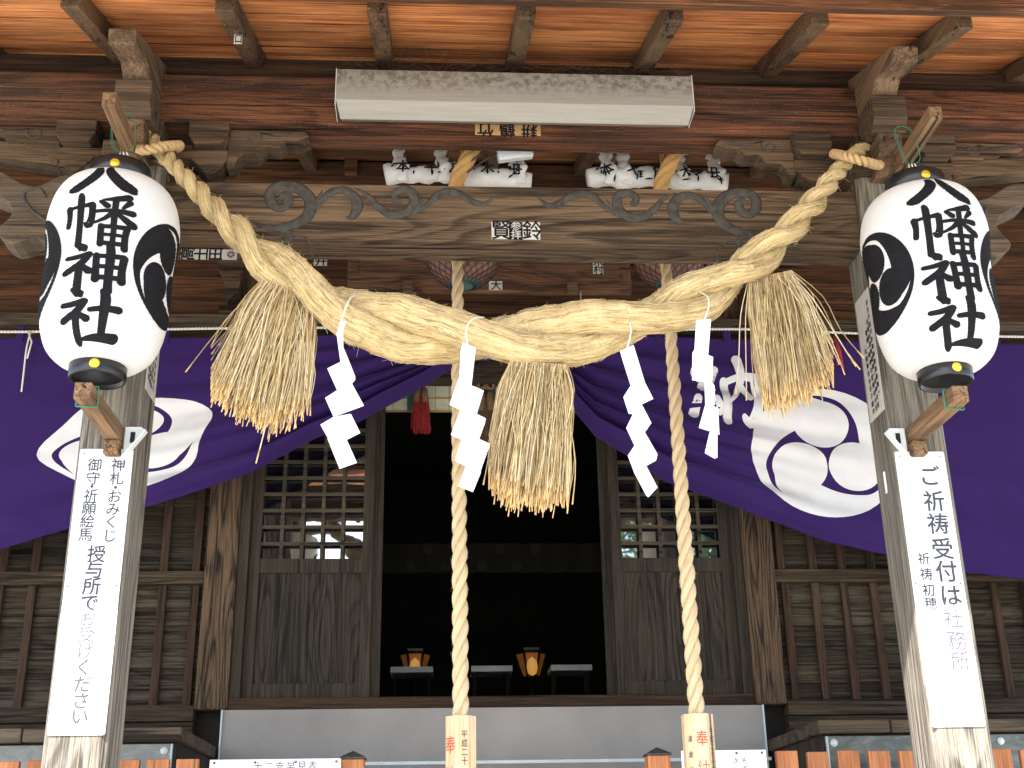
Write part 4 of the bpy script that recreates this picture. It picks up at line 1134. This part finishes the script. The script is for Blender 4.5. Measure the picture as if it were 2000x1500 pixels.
# ------------------------------------------------------------------ inside the hall
def room_lamp(px, py, Y, label):
    c = at(px, py, Y)
    t = thing('shrine_lamp', label, 'lamp', (c.x, Y, c.z-.25), 'lit amber lamps inside the dark hall')
    b = MB(); w1, w0, h_ = .125, .065, .095
    corners = lambda w_, z: [Vector((c.x+w_*math.cos(a), Y+w_*math.sin(a), c.z+z)) for a in [PI/3*k_ for k_ in range(6)]]
    a_, b_ = corners(w0, -h_), corners(w1, h_)
    b.add(a_+b_, [(i, (i+1) % 6, 6+(i+1) % 6, 6+i) for i in range(6)]); b.build('shade', M['amber'], t)
    b = MB()
    for i in range(6): b.tube([a_[i], b_[i]], .011, 5)
    for r_ in (a_, b_): b.tube(r_+[r_[0]], .012, 5)
    b.prism([p+Vector((0, 0, .003)) for p in b_], (0, 0, .03)); b.tube([c+Vector((0, 0, -h_)), c+Vector((0, 0, -.6))], .02, 6)
    b.build('frame', M['cap'], t)
    b = MB(); b.lathe([(0.001, -.07), (.035, -.05), (.045, 0), (.035, .05), (.001, .08)], c+Vector((0, -.13, -.03)), 12); b.build('glow_window', M['flame'], t)
room_lamp(811, 1302, 5.2, 'lit amber hexagonal lamp left inside the dark doorway')
room_lamp(1037, 1300, 5.2, 'lit amber hexagonal lamp right inside the dark doorway')
ts = [(762, 846, 1308), (920, 1001, 1306), (1076, 1157, 1304)]
for i, (xa_, xb_, yy) in enumerate(ts):
    a = at(xa_, yy, 4.6); c = at(xb_, yy, 4.6); b = MB(); b.box(a.x, c.x, 4.6, 4.9, a.z-.022, a.z+.022)
    t = thing('offering_shelf', ['pale topped low table at the left inside the doorway', 'pale topped low table in the middle inside the doorway', 'pale topped low table at the right inside the doorway'][i], 'table', ((a.x+c.x)/2, 4.75, 2.27), 'low tables inside the hall')
    b.build('tabletop', M['tube_off'], t, bevel=.004)
    for xx in (a.x+.03, c.x-.03):
        b = MB(); b.box(xx-.015, xx+.015, 4.7, 4.8, 2.27, a.z-.023); b.build('leg', M['dark'], t)
# inner banner with small crests
a = at(742, 1062, 4.2); c = at(1186, 1118, 4.2)
ban = thing('crest_banner', 'dim brown banner with pale comma crests deep in the hall', 'banner', (0, 4.2, c.z))
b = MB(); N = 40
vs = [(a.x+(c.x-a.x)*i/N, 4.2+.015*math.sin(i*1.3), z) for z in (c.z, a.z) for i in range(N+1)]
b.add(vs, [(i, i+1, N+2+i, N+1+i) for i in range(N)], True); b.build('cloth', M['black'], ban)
for px_, py_ in ((800, 1105), (872, 1105), (941, 1105), (1010, 1105), (836, 1073), (976, 1072), (1046, 1073)):
    p = at(px_, py_, 4.17); polys = [[(x*.04, y*.04) for x, y in pl] for pl in tomoe()]; b = MB(); put(b, mesh2d(polys), front(p, 0))
    b.build('crest', M['dimcrest'], ban)
# rolled blind at the doorway head
zb0 = at(900, 803, D+.24).z
bl = thing('reed_blind', 'cream reed blind hanging at the head of the doorway', 'blind', (0, D+.24, zb0))
b = MB(); z = zb0
while z < 4.62: b.box(-.78, .78, D+.235, D+.241, z, z+.0075); z += .0085
b.build('slats', M['cream'], bl)
b = MB(); X = -.7
while X < .75: b.box(X-.0015, X+.0015, D+.2325, D+.234, zb0, 4.6); X += .088
b.build('stitching', M['hairbrown'], bl)
b = MB(); b.box(-.78, .78, D+.228, D+.245, zb0-.008, zb0); b.box(-.78, .78, D+.229, D+.2345, zb0+.08, zb0+.088); b.build('edge_bar', M['yellowpaper'], bl)
# hanging tassels below the blind
def htassel(px, ptop, pm, pbot, wd, mats, label, knot):
    Y = D+.17; top = at(px, ptop, Y); mid = at(px, pm, Y); bot = at(px, pbot, Y); random.seed(px)
    t = thing('hanging_tassel', label, 'tassel', tuple(top), None)
    b = MB(); twist(b, [top+Vector((0, 0, .1)), top, top+Vector((0, 0, -.02))], .008, 2, .03); 
    for i in range(3):
        pp = [top+Vector((.035*math.cos(a_+i*2.1)*(1+.2*i), -.01*i+.012*math.sin(2*a_), .02*math.sin(a_*2+i))) for a_ in [2*PI*j/18 for j in range(19)]]
        b.tube(pp, knot, 6)
    b.build('knot', M[mats[0]], t)
    b = MB(); b2 = MB()
    for j in range(2):
        cx = (j-.5)*wd*.55
        pr = [(.004, 0), (wd*.22, -.01), (wd*.27, -.05), (wd*.30, (mid.z-top.z)*.9)]
        b.lathe(pr, top+Vector((cx, 0, -.03)), 14)
    b.build('head', M[mats[1]], t)
    for i in range(200):
        a_ = random.uniform(0, 2*PI); r = wd*.5*math.sqrt(random.random()); p = mid+Vector((r*math.cos(a_)*1.1, r*math.sin(a_)*.6, .02)); q = bot+Vector((r*math.cos(a_)*1.35+random.gauss(0, .006), r*math.sin(a_)*.8, random.uniform(0, .05)))
        b2.tube([p, (p+q)/2+Vector((random.gauss(0, .004), 0, 0)), q], .0022, 3, False)
    b2.build('fringe', M[mats[2]], t)
htassel(822, 748, 782, 848, .085, ('red', 'hairbrown', 'red'), 'dark red tassel hanging left in the doorway below the blind', .006)
htassel(949, 755, 800, 880, .10, ('hairbrown', 'hairbrown', 'hairbrown'), 'brown knotted tassel hanging behind the middle streamer', .011)
for px_, nm in ((806, 'dark green cloth strip behind the red tassel'), (952, 'dark green cloth strip behind the brown knotted tassel')):
    p = at(px_, 700, D+.21); b = MB(); b.box(p.x-.03, p.x+.05, D+.21, D+.214, p.z-.36, p.z+.1)
    tag(b.build('cloth_strip', M['teal'], loc=tuple(p)), nm, 'cloth strip', 'green strips on the blind')

# plaque under the beam
a = at(680, 500, 1.92); c = at(1235, 573, 1.92)
pl = thing('wooden_plaque', 'wide dark wooden plaque with raised frame above the curtain', 'plaque', (0, 1.95, c.z))
b = MB(); b.box(a.x, c.x, 1.92, 1.97, c.z, c.z+.62); b.build('board', M['plaque'], pl, bevel=.012)
zi = at(1000, 545, 1.92).z; b = MB(); b.box(a.x+.075, c.x-.075, 1.905, 1.919, zi, c.z+.55); b.build('inner_panel', M['plaque'], pl, bevel=.004)
b = MB()
for px_ in (797, 1118):
    p = at(px_, 560, 1.88); b.box(p.x-.03, p.x+.03, 1.87, 1.918, p.z-.04, p.z+.04)
b.build('rest', M['blockwood'], pl, bevel=.003)

# ------------------------------------------------------------------ purple curtain
CYY = 1.95
top_px = [(-220, 652), (0, 660), (400, 660), (650, 655), (880, 650), (1110, 650), (1400, 662), (2000, 672), (2250, 672)]
bot_px = [(-220, 1130), (0, 1073), (136, 1031), (290, 987), (380, 958), (490, 921), (612, 851), (695, 816), (748, 784), (820, 744), (881, 705), (930, 690), (1060, 690), (1108, 705), (1118, 788), (1164, 844), (1227, 882), (1300, 931), (1415, 975), (1510, 1013), (1615, 1055), (1720, 1076), (1895, 1115), (2000, 1131), (2250, 1155)]
TP = [at(x, y, CYY) for x, y in top_px]; BP = [at(x, y, CYY) for x, y in bot_px]
def interp(P, X):
    for a, c in zip(P, P[1:]):
        if a.x <= X <= c.x: return a.z+(c.z-a.z)*(X-a.x)/max(1e-6, c.x-a.x)
    return P[0].z if X < P[0].x else P[-1].z
TIE = at(1000, 650, CYY)
def cy_disp(X, Z):
    zt_, zb_ = interp(TP, X), interp(BP, X); v = max(0, min(1, (zt_-Z)/max(.02, zt_-zb_)))
    dx = abs(X-(TIE.x-.36 if X < TIE.x else TIE.x+.36)); 
    near = math.exp(-(dx/1.15)**2); far = math.exp(-(dx/2.6)**2)
    ph_ = noise.noise(Vector((X*.6, v*2, 1 if X > 0 else 4)))*1.6
    y = .046*near*math.sin(2*PI*(5.2*v**1.15)+ph_)*(.35+.9*v)
    y += .032*far*math.sin(2*PI*(3.1*v**1.6)+ph_*1.4+1)*v
    y += .020*near*math.sin(2*PI*(11*v)+ph_*2)*v
    y += .022*(math.sin(X*2.3+v*2.5)+.6*math.sin(X*4.1-v*3))*v
    y += noise.noise(Vector((X*2.2, Z*3.5, 7)))*.014*v + noise.noise(Vector((X*6+Z*4, Z*9, 3)))*.006*(.3+v)
    y -= .006*math.exp(-((v-.955)/.012)**2)
    return y
def cloth_pt(X, Z, off=0): return Vector((X, CYY+cy_disp(X, Z)-off, Z))
cur = thing('shrine_curtain', 'purple curtain with white comma crests drawn up behind the straw rope', 'curtain', tuple(TIE))
b = MB(); NX, NV = 380, 150; x0, x1 = TP[0].x, TP[-1].x; vs = []
for j in range(NV+1):
    for i in range(NX+1):
        X = x0+(x1-x0)*i/NX; zt_, zb_ = interp(TP, X), interp(BP, X); vs.append(cloth_pt(X, zt_+(zb_-zt_)*j/NV))
b.add(vs, [(j*(NX+1)+i, (j+1)*(NX+1)+i, (j+1)*(NX+1)+i+1, j*(NX+1)+i+1) for j in range(NV) for i in range(NX)], True)
co = b.build('cloth', M['purple'], cur)
sd = co.modifiers.new('solid', 'SOLIDIFY'); sd.thickness = .003; sd.offset = 1
b = MB()
# right crest
C_ = at(1612, 884, CYY); e = at(1466, 884, CYY); rx = C_.x-e.x; rz = (at(1612, 757, CYY).z-at(1612, 1010, CYY).z)/2
def cf(cx, cz, rx, rz, warp):
    def fn(x, y, k):
        X, Z = cx+x*rx, cz+y*rz
        if warp:
            v_ = y; X += .03*math.sin(Z*16+1)*(.5+abs(x)) ; Z += .02*math.sin(X*7)+.10*x*1.0*(.5) - .0
            if x > .1 : Z = Z  # drawn towards the tie
        return cloth_pt(X, Z, .0045+k*.0004)
    return fn
bm = mesh2d(tomoe()); cut(bm, .07, .03); put(b, bm, cf(C_.x, C_.z, rx, rz, False), True); b.build('comma_crest', M['crest'], co); b = MB()
C2 = at(250, 862, CYY); rx2 = (at(412, 862, CYY).x-at(88, 862, CYY).x)/2; rz2 = (at(250, 768, CYY).z-at(250, 948, CYY).z)/2
bm = mesh2d(tomoe()); cut(bm, .07, .03); put(b, bm, cf(C2.x, C2.z, rx2, rz2, True), True)
b.build('comma_crest', M['crest'], co)
b = MB(); c = at(1412, 765, CYY)
fnc = lambda x, y, k: cloth_pt(c.x+x, c.z+y, .0045)
# brush character on the right half of the curtain
NOU = [[(24, 2, 12), (10, 22, 12), (26, 34, 10)], [(40, 18, 14), (18, 44, 10), (36, 46, 12)], [(28, 46, 12), (28, 98, 13)], [(12, 62, 12), (6, 84, 16)], [(40, 62, 9), (46, 80, 13)],
       [(54, 34, 12), (56, 96, 13)], [(56, 36, 9), (80, 28, 11), (101, 30, 15)], [(101, 32, 15), (102, 70, 14), (92, 100, 18), (80, 88, 6)], [(76, 0, 16), (80, 30, 12), (70, 56, 8), (60, 68, 5)], [(78, 40, 9), (90, 62, 12)]]
hx = (at(1478, 765, CYY).x-at(1344, 765, CYY).x); hz = (at(1412, 702, CYY).z-at(1412, 828, CYY).z)
bm = mesh2d([[((x-52)/104*hx, (50-y)/100*hz) for x, y in stroke(st)] for st in NOU]); cut(bm, .02, .02)
put(b, bm, lambda x, y, k: cloth_pt(c.x+x, c.z+y, .0045+k*.0003), True)
b.build('dyed_character', M['crest'], co)
# cord along the top with loops
b = MB(); 
cp = [at(x, y, CYY-.02) for x, y in ((-220, 640), (0, 648), (200, 645), (460, 641), (640, 640), (880, 642), (1200, 645), (1460, 643), (1700, 652), (2000, 658), (2250, 662))]
twist(b, cp, .0075, 2, .04, nseg=6); 
for z_, xx in ((0, 0),):
    tl = [at(60, 648, CYY-.03), at(52, 680, CYY-.04), at(46, 730, CYY-.04), at(42, 765, CYY-.04)]
    b.tube(smooth_path([tuple(p) for p in tl], 5), .005, 6)
    b.tube([at(55, 648, CYY-.035), at(62, 668, CYY-.04), at(53, 700, CYY-.045)], .005, 6)
b.build('cord', M['string'], cur)
b = MB()
X = -3.2
while X < 3.6:
    if not (-.5 < X < .7):
        zt_ = interp(TP, X); b = MB(); b.box(X-.022, X+.022, CYY-.012, CYY+.012, zt_-.03, zt_+.075)
        b.build('loop', M['purple'], cur, bevel=.004)
    X += .42
p = at(1628, 655, CYY-.05); b = MB()
for k_ in range(2): b.tube([p+Vector((.005*k_, 0, 0)), p+Vector((.012+.01*k_, -.01, -.1)), p+Vector((.0+.03*k_, -.01, -.2-.03*k_))], [.006, .009, .007], 6, flat=.4)
tag(b.build('red_ribbon', M['red'], loc=tuple(p)), 'small red ribbon hanging on the curtain behind the right tassel', 'ribbon')

# ------------------------------------------------------------------ boards with writing
def signboard(tlpx, trpx, bpy_, Y, label, cols, nm='notice_board'):
    a = at(*tlpx, Y); c = at(*trpx, Y); bz = at(tlpx[0], bpy_, Y).z
    t = thing(nm, label, 'sign', ((a.x+c.x)/2, Y, bz))
    zt_ = (a.z+c.z)/2; rr = .008
    b = MB(); o = []
    for (cx, cz, a0) in ((c.x-rr, zt_-rr, 0), (a.x+rr, zt_-rr, 90), (a.x+rr, bz+rr, 180), (c.x-rr, bz+rr, 270)):
        for k_ in range(4): an = math.radians(a0+k_*30); o.append((cx+rr*math.cos(an), Y, cz+rr*math.sin(an)))
    b.prism(o, (0, .004, 0)); bd = b.build('board', M['sign'], t)
    for (txt, p0, p1, sz, bold, mt) in cols:
        b = MB(); q0, q1 = (at(*p0, Y), at(*p1, Y)) if not isinstance(p1[1], list) else (None, None); n_ = max(1, len(txt)-1)
        for i, ch in enumerate(txt):
            p = q0.lerp(q1, i/n_) if not isinstance(p1[1], list) else at(p0[0]+(p1[0]-p0[0])*(p1[1][i]-p1[1][0])/(p1[1][-1]-p1[1][0]), p1[1][i], Y); letter(b, ch, front(p, .0012), 0, 0, sz, bold)
        b.build('writing', mt, bd)
    b = MB()
    for (x, z) in ((a.x+.018, zt_-.02), (c.x-.018, zt_-.02), (a.x+.012, (zt_+bz)/2), (c.x-.012, (zt_+bz)/2)):
        b.tube([(x, Y+.001, z), (x, Y-.002, z)], .003, 8)
    b.build('screw', M['inkgrey'], bd)
    return t, a, c, zt_
def dzpx(x, y0, y1, Y): return at(x, y0, Y).z-at(x, y1, Y).z
YS = -.256
def sz_(y0, y1, x=200): return dzpx(x, y0, y1, YS)
signboard((157, 877), (261, 877), 1436, YS, 'tall white notice board with black writing on the left post', [
    ('神札・おみくじ', (230, 911), (213, [909, 935, 953, 970, 995, 1020, 1047]), .050, .02, M['inkgrey']), ('御守・祈願絵馬', (184, 911), (166, [909, 935, 951, 969, 993, 1019, 1045]), .050, .02, M['inkgrey']),
    ('授与所で', (187, 1085), (173, [1083, 1114, 1146, 1178]), .062, .03, M['inkgrey']), ('お受け', (170, 1212), (165, [1209, 1240, 1272]), .056, .015, M['inkglare']), ('ください', (162, 1308), (154, [1304, 1337, 1369, 1400]), .058, .040, M['inkgrey'])])
signboard((1747, 882), (1843, 882), 1421, YS, 'tall white notice board with black writing on the right post, lower end sunlit', [
    ('ご祈祷受付は', (1814, 931), (1855, [931, 980, 1024, 1073, 1117, 1164]), .080, .03, M['inkgrey']), ('社務所', (1860, 1213), (1874, [1210, 1252, 1292]), .070, .015, M['inkglare']),
    ('祈祷初穂', (1803, 1095), (1817, [1092, 1122, 1153, 1180]), .046, .02, M['inkgrey'])])
# small metal name boards on the inner sides of the posts
for s in (-1, 1):
    X = s*(PXI-.0035); 
    if s > 0: zt_, zb_ = at(1672, 580, -.12).z, at(1700, 815, -.12).z
    else: zt_, zb_ = at(310, 560, -.12).z, at(300, 775, -.12).z
    y0, y1 = -.22, -.05
    t = thing('name_board', 'narrow silver board of small writing on the inner side of the %s post' % ('right' if s > 0 else 'left'), 'sign', (X, -.13, zb_), 'narrow boards on the post sides')
    b = MB(); b.box(X-.002, X+.002, y0, y1, zb_, zt_); bd = b.build('board', M['oldpaper'], t)
    b = MB(); X2 = X-s*.0035
    fn = plane_fn((X2, (y0+y1)/2, zt_), (0, s*-1.0*-1 if s < 0 else -1, 0), (0, 0, 1), (-s, 0, 0), 0)
    H_ = zt_-zb_
    for ci, (cx, n, z0) in enumerate(((.055, 13, .06), (.03, 12, .14), (.005, 13, .18), (-.03, 11, .25))):
        txt = '水氏子総代会奉納祭典委員一同神社役員会'
        for i in range(n): 
            if z0+i*.034 < H_-.03: letter(b, txt[(i+ci*5) % len(txt)], fn, cx, -(z0+i*.034), .024, .02)
    b.build('writing', M['ink'], bd)

p = at(1719, 942, -.12); b = MB(); b.box(PXI-.003, PXI-.001, -.128, -.108, p.z-.045, p.z+.045)
tag(b.build('paper_strip', M['paper'], loc=tuple(p)), 'tiny blank white strip on the inner side of the right post', 'paper strip')
# stickers
def sticker(px, py, wpx, hpx, Y, txt, label, paper='oldpaper', vertical=False, rot=0, tiles=1, sz=.8, ink='ink', bold=.03, n=(0, -1, 0), horizontal_plane=False):
    p = at(px, py, Y); a = at(px-wpx/2, py, Y); c = at(px+wpx/2, py, Y); W = c.x-a.x; H = at(px, py-hpx/2, Y).z-at(px, py+hpx/2, Y).z
    t = thing('paper_sticker', label, 'sticker', tuple(p), 'votive paper stickers')
    if horizontal_plane:
        H = abs(H)*1.0; fn = plane_fn(p, (1, 0, 0), (0, -1, 0), (0, 0, -1), .0)
    else: fn = front(p, 0)
    b = MB(); put(b, mesh2d([[(-W/2, -H/2), (W/2, -H/2), (W/2, H/2), (-W/2, H/2)]]), lambda x, y, k_: fn(x, y, 0)); o = b.build('paper', M[paper], t)
    f2 = (plane_fn(p, (1, 0, 0), (0, -1, 0), (0, 0, -1), .0012) if horizontal_plane else front(p, .0012))
    b = MB(); k_ = len(txt)
    for i, ch in enumerate(txt):
        if vertical: letter(b, ch, f2, 0, H/2-H*(i+.5)/k_, min(W, H/k_)*sz, bold, rot)
        else: letter(b, ch, f2, -W/2+W*(i+.5)/k_, 0, min(H, W/k_)*sz, bold, rot, sy=min(1.5, max(1, H/(W/k_))))
    b.build('print', M[ink], o); return t
YKF = -.2005-.0015
sticker(977, 450, 34, 34, YKF, '賢', 'left square sticker of the three on the carved beam, one bold black character', sz=1.05)
sticker(1007, 451, 25, 34, YKF, '参拝', 'narrow middle sticker of the three on the carved beam, dark ground', paper='ink', ink='oldpaper', vertical=True, sz=1.0, bold=.01)
sticker(1038, 451, 34, 34, YKF, '鈴', 'right square sticker of the three on the carved beam, one bold black character', sz=1.05)
sticker(992, 254, 128, 21, -.2162, '竹鶴耕', 'ochre sticker with sideways black characters under the strip lamp', paper='yellowpaper', rot=PI, sz=1.2, bold=.04)
sticker(408, 497, 110, 20, -.2, '高士田 ', 'long sticker with a wheel mark on the belly of the beam, beside the left lantern', rot=PI/2, sz=1.2, bold=.04)
p = at(451, 497, -.2005-.003); b = MB(); polys = []
for k_ in range(8):
    a_ = 2*PI*k_/8; polys.append([(.016*math.cos(a_+d_)*1, .016*math.sin(a_+d_)) for d_ in (.1, .35, .65)]+[(.004*math.cos(a_+.4), .004*math.sin(a_+.4))])
o = bpy.data.objects.get('paper_sticker.004'); put(b, mesh2d(polys), front(p, 0)); b.build('wheel_mark', M['ink'], o)
sticker(626, 509, 26, 20, 2.12, '井', 'small sticker on the hall wall just above the left thick end of the rope', sz=1.0)
sticker(1168, 520, 20, 30, 1.903, '木村', 'small upright sticker at the right of the wooden plaque', vertical=True, sz=1.1)
sticker(968, 558, 26, 18, 1.918, '大', 'worn sticker at the plaque edge beside the left bell', sz=1.0)
sticker(465, 76, 16, 20, -.62, '口', 'tiny sticker on the orange ceiling boards near the second rafter', sz=.9)

# ------------------------------------------------------------------ lower front: box fronts, grey sheet, fence, signs
Xc_ = 1.535; ZBX = at(345, 1420, 1.3).z; ZBXb = at(345, 1446, 1.3).z
for s in (-1, 1):
    t = thing('storage_box', 'weathered plank topped wooden box with acrylic front, %s of the grey sheet' % ('left' if s < 0 else 'right'), 'box', (s*2.5, 1.8, 1.0), 'plank topped boxes against the hall')
    inn, out = s*Xc_, s*4.2; edges = [inn, s*1.90, s*2.28, s*2.75, s*3.3, out]
    for a_, c_ in zip(edges, edges[1:]):
        b = MB(); lo, hi = min(a_, c_)+.003, max(a_, c_)-.003
        b.box(lo, hi, 1.3, D+.01, ZBXb, ZBX+random.uniform(-.003, .003)); b.build('top_plank', M['beamgrey'], t, bevel=.008)
    b = MB(); b.box(inn+s*.03, out, 1.36, D, 1.0, ZBXb-.003); b.build('carcass', M['doorframe'], t, bevel=.004)
    b = MB(); b.box(inn+s*.05, out, 1.345, 1.352, 1.0, ZBXb-.012); b.build('acrylic_front', M['acrylic'], t)
    for xx in (s*1.62, s*2.46, s*3.1):
        b = MB()
        z_ = at(318, 1466, 1.33).z
        for r_, h_ in ((.018, .0), (.012, .004)):
            b.tube([(xx, 1.344, z_), (xx, 1.338-h_, z_)], r_, 16, True)
        b.build('screw_washer', M['steelwhite'], t)
    b = MB(); b.box(inn+s*.048, inn+s*.056, 1.34, 1.36, 1.0, ZBXb-.012); b.build('acrylic_edge', M['bluetrim'], t)
b = MB(); N = 60; x0, x1 = -1.50, 1.50; z1_ = ZS0-.004; vs = []
for j in range(9):
    for i in range(N+1):
        X = x0+(x1-x0)*i/N; Z = z1_-(z1_-1.2)*j/8; vs.append((X, 2.19+.006*noise.noise(Vector((X*3, Z*3, 0))), Z))
b.add(vs, [(j*(N+1)+i, (j+1)*(N+1)+i, (j+1)*(N+1)+i+1, j*(N+1)+i+1) for j in range(8) for i in range(N)], True)
t = thing('grey_sheet', 'plain grey sheet covering the step front below the doorway', 'sheet', (0, 2.19, 1.2))
b.build('sheet', M['greycloth'], t)
b = MB()
for X in (x0, x1): b.box(X-.004, X+.004, 2.17, 2.2, 1.2, z1_)
zz = at(1000, 1488, 2.1).z; b.box(x0, x1, 2.09, 2.12, zz-.008, zz+.008); 
for i in range(12): X = x0+.13+i*.25; b.box(X-.003, X+.003, 2.084, 2.0895, zz-.01, zz+.01)
b.build('edge_trim', M['bluetrim'], t)
# fence with orange slats
def fence(name, xs_posts, xs_slats, label):
    t = thing('wooden_fence', label, 'fence', (sum(xs_posts+xs_slats)/len(xs_posts+xs_slats), 1.0, .55), 'low orange wooden fences')
    for X in xs_posts:
        b = MB(); z_ = 1.975; b.box(X-.052, X+.052, .95, 1.05, .56, z_); o = b.build('fence_post', M['fence'], t, bevel=.004)
        b = MB(); w_ = .058
        b.add([(X-w_, .944, z_+.001), (X+w_, .944, z_+.001), (X+w_, 1.056, z_+.001), (X-w_, 1.056, z_+.001), (X-w_, .944, z_+.009), (X+w_, .944, z_+.009), (X+w_, 1.056, z_+.009), (X-w_, 1.056, z_+.009), (X, 1.0, z_+.04)],
              [(0, 3, 2, 1), (0, 1, 5, 4), (1, 2, 6, 5), (2, 3, 7, 6), (3, 0, 4, 7), (4, 5, 8), (5, 6, 8), (6, 7, 8), (7, 4, 8)]); b.build('post_cap', M['scroll'], o)
    for X in xs_slats:
        b = MB(); b.box(X-.05, X+.05, .98, 1.01, .7, 1.985+random.uniform(-.004, .006)); b.build('slat', M['fence'], t, bevel=.003)
    b = MB(); lo, hi = min(xs_posts+xs_slats), max(xs_posts+xs_slats)
    b.box(lo, hi, 1.012, 1.05, 1.5, 1.58); b.box(lo, hi, 1.012, 1.05, .9, .98); b.build('rail', M['fence'], t, bevel=.003)
xr = [at(x, 1466, 1.0).x for x in (1534, 1594, 1653, 1711, 1767)]; dx_ = xr[1]-xr[0]
xr = [xr[0]+dx_*i for i in range(9)]
fence('f', [at(1283, 1470, 1.0).x], xr, 'orange wooden slat fence right of the doorway')
xl = [at(x, 1489, 1.0).x for x in (368, 310, 248)]; dl = xl[1]-xl[0]
fence('f', [at(690, 1478, 1.0).x], [xl[0]+dl*i for i in range(8)], 'orange wooden slat fence left of the doorway')
def lowsign(x0, x1, y0, label, rows):
    Y = .9; a = at(x0, y0, Y); c = at(x1, y0, Y)
    t = thing('notice_board', label, 'sign', ((a.x+c.x)/2, Y, a.z-.5)); b = MB(); b.box(a.x, c.x, Y, Y+.006, a.z-.5, a.z); bd = b.build('board', M['sign'], t, bevel=.002)
    for (txt, xa2, ya2, sz, dx2, dz2, mt, bold) in rows:
        b = MB()
        for i, ch in enumerate(txt):
            p = at(xa2, ya2, Y); letter(b, ch, front((p.x+dx2*i, Y, p.z-dz2*i), .0012), 0, 0, sz, bold)
        b.build('writing', mt, bd)
    b = MB()
    for i in range(4):
        X = a.x+.02+(c.x-a.x-.04)*i/3; b.tube([(X, Y+.001, a.z-.014), (X, Y-.003, a.z-.014)], .006, 8)
    b.build('screw', M['hairbrown'], bd)
lowsign(410, 666, 1484, 'white board with a row of small characters at the bottom left', [('十二支早見表', 503, 1497, .037, (at(610, 1497, .9).x-at(503, 1497, .9).x)/5, 0, M['inkgrey'], .005)])
lowsign(1330, 1496, 1466, 'small white board with black characters behind the right rope handle', [('先ず神前', 1453, 1486, .024, 0, .034, M['inkgrey'], .005), ('次に礼拝', 1437, 1486, .024, 0, .034, M['inkgrey'], .005)])

# ------------------------------------------------------------------ tree reflected in the right-hand door glass
random.seed(31)
def tree(x, y, h, r, label, n=5200):
    t = thing('broadleaf_tree', label, 'tree', (x, y, 0), 'trees reflected in the door glass')
    b = MB(); b.tube([(x, y, 0), (x+.1, y, h*.35), (x-.1, y+.1, h*.75)], [.35, .25, .1], 12)
    for i in range(14):
        a_ = random.uniform(0, 2*PI); z_ = h*random.uniform(.3, .7); b.tube([(x, y, z_), (x+r*.4*math.cos(a_), y+r*.4*math.sin(a_), z_+h*.1), (x+r*.8*math.cos(a_), y+r*.8*math.sin(a_), z_+h*.2)], [.1, .06, .02], 6)
    b.build('trunk', M['bark'], t)
    b = MB(); cl = [(Vector((random.gauss(0, r*.45), random.gauss(0, r*.45), h*random.uniform(.32, .95))), random.uniform(.8, 1.7)) for _ in range(46)]
    for i in range(n):
        c_, rr = random.choice(cl); p_ = c_+Vector((random.gauss(0, 1), random.gauss(0, 1), random.gauss(0, 1)))*rr*.5+Vector((x, y, 0))
        u = Vector((random.gauss(0, 1), random.gauss(0, 1), random.gauss(0, 1))).normalized(); v_ = u.orthogonal().normalized(); s_ = random.uniform(.12, .26)
        b.add([p_-u*s_, p_+v_*s_*.6, p_+u*s_, p_-v_*s_*.6], [(0, 1, 2, 3)])
    b.build('crown', M['leaf'], t)
tree(7.5, -23, 14, 4.2, 'leafy green tree reflected in the glass of the right lattice door')

print('objects', len(bpy.data.objects))
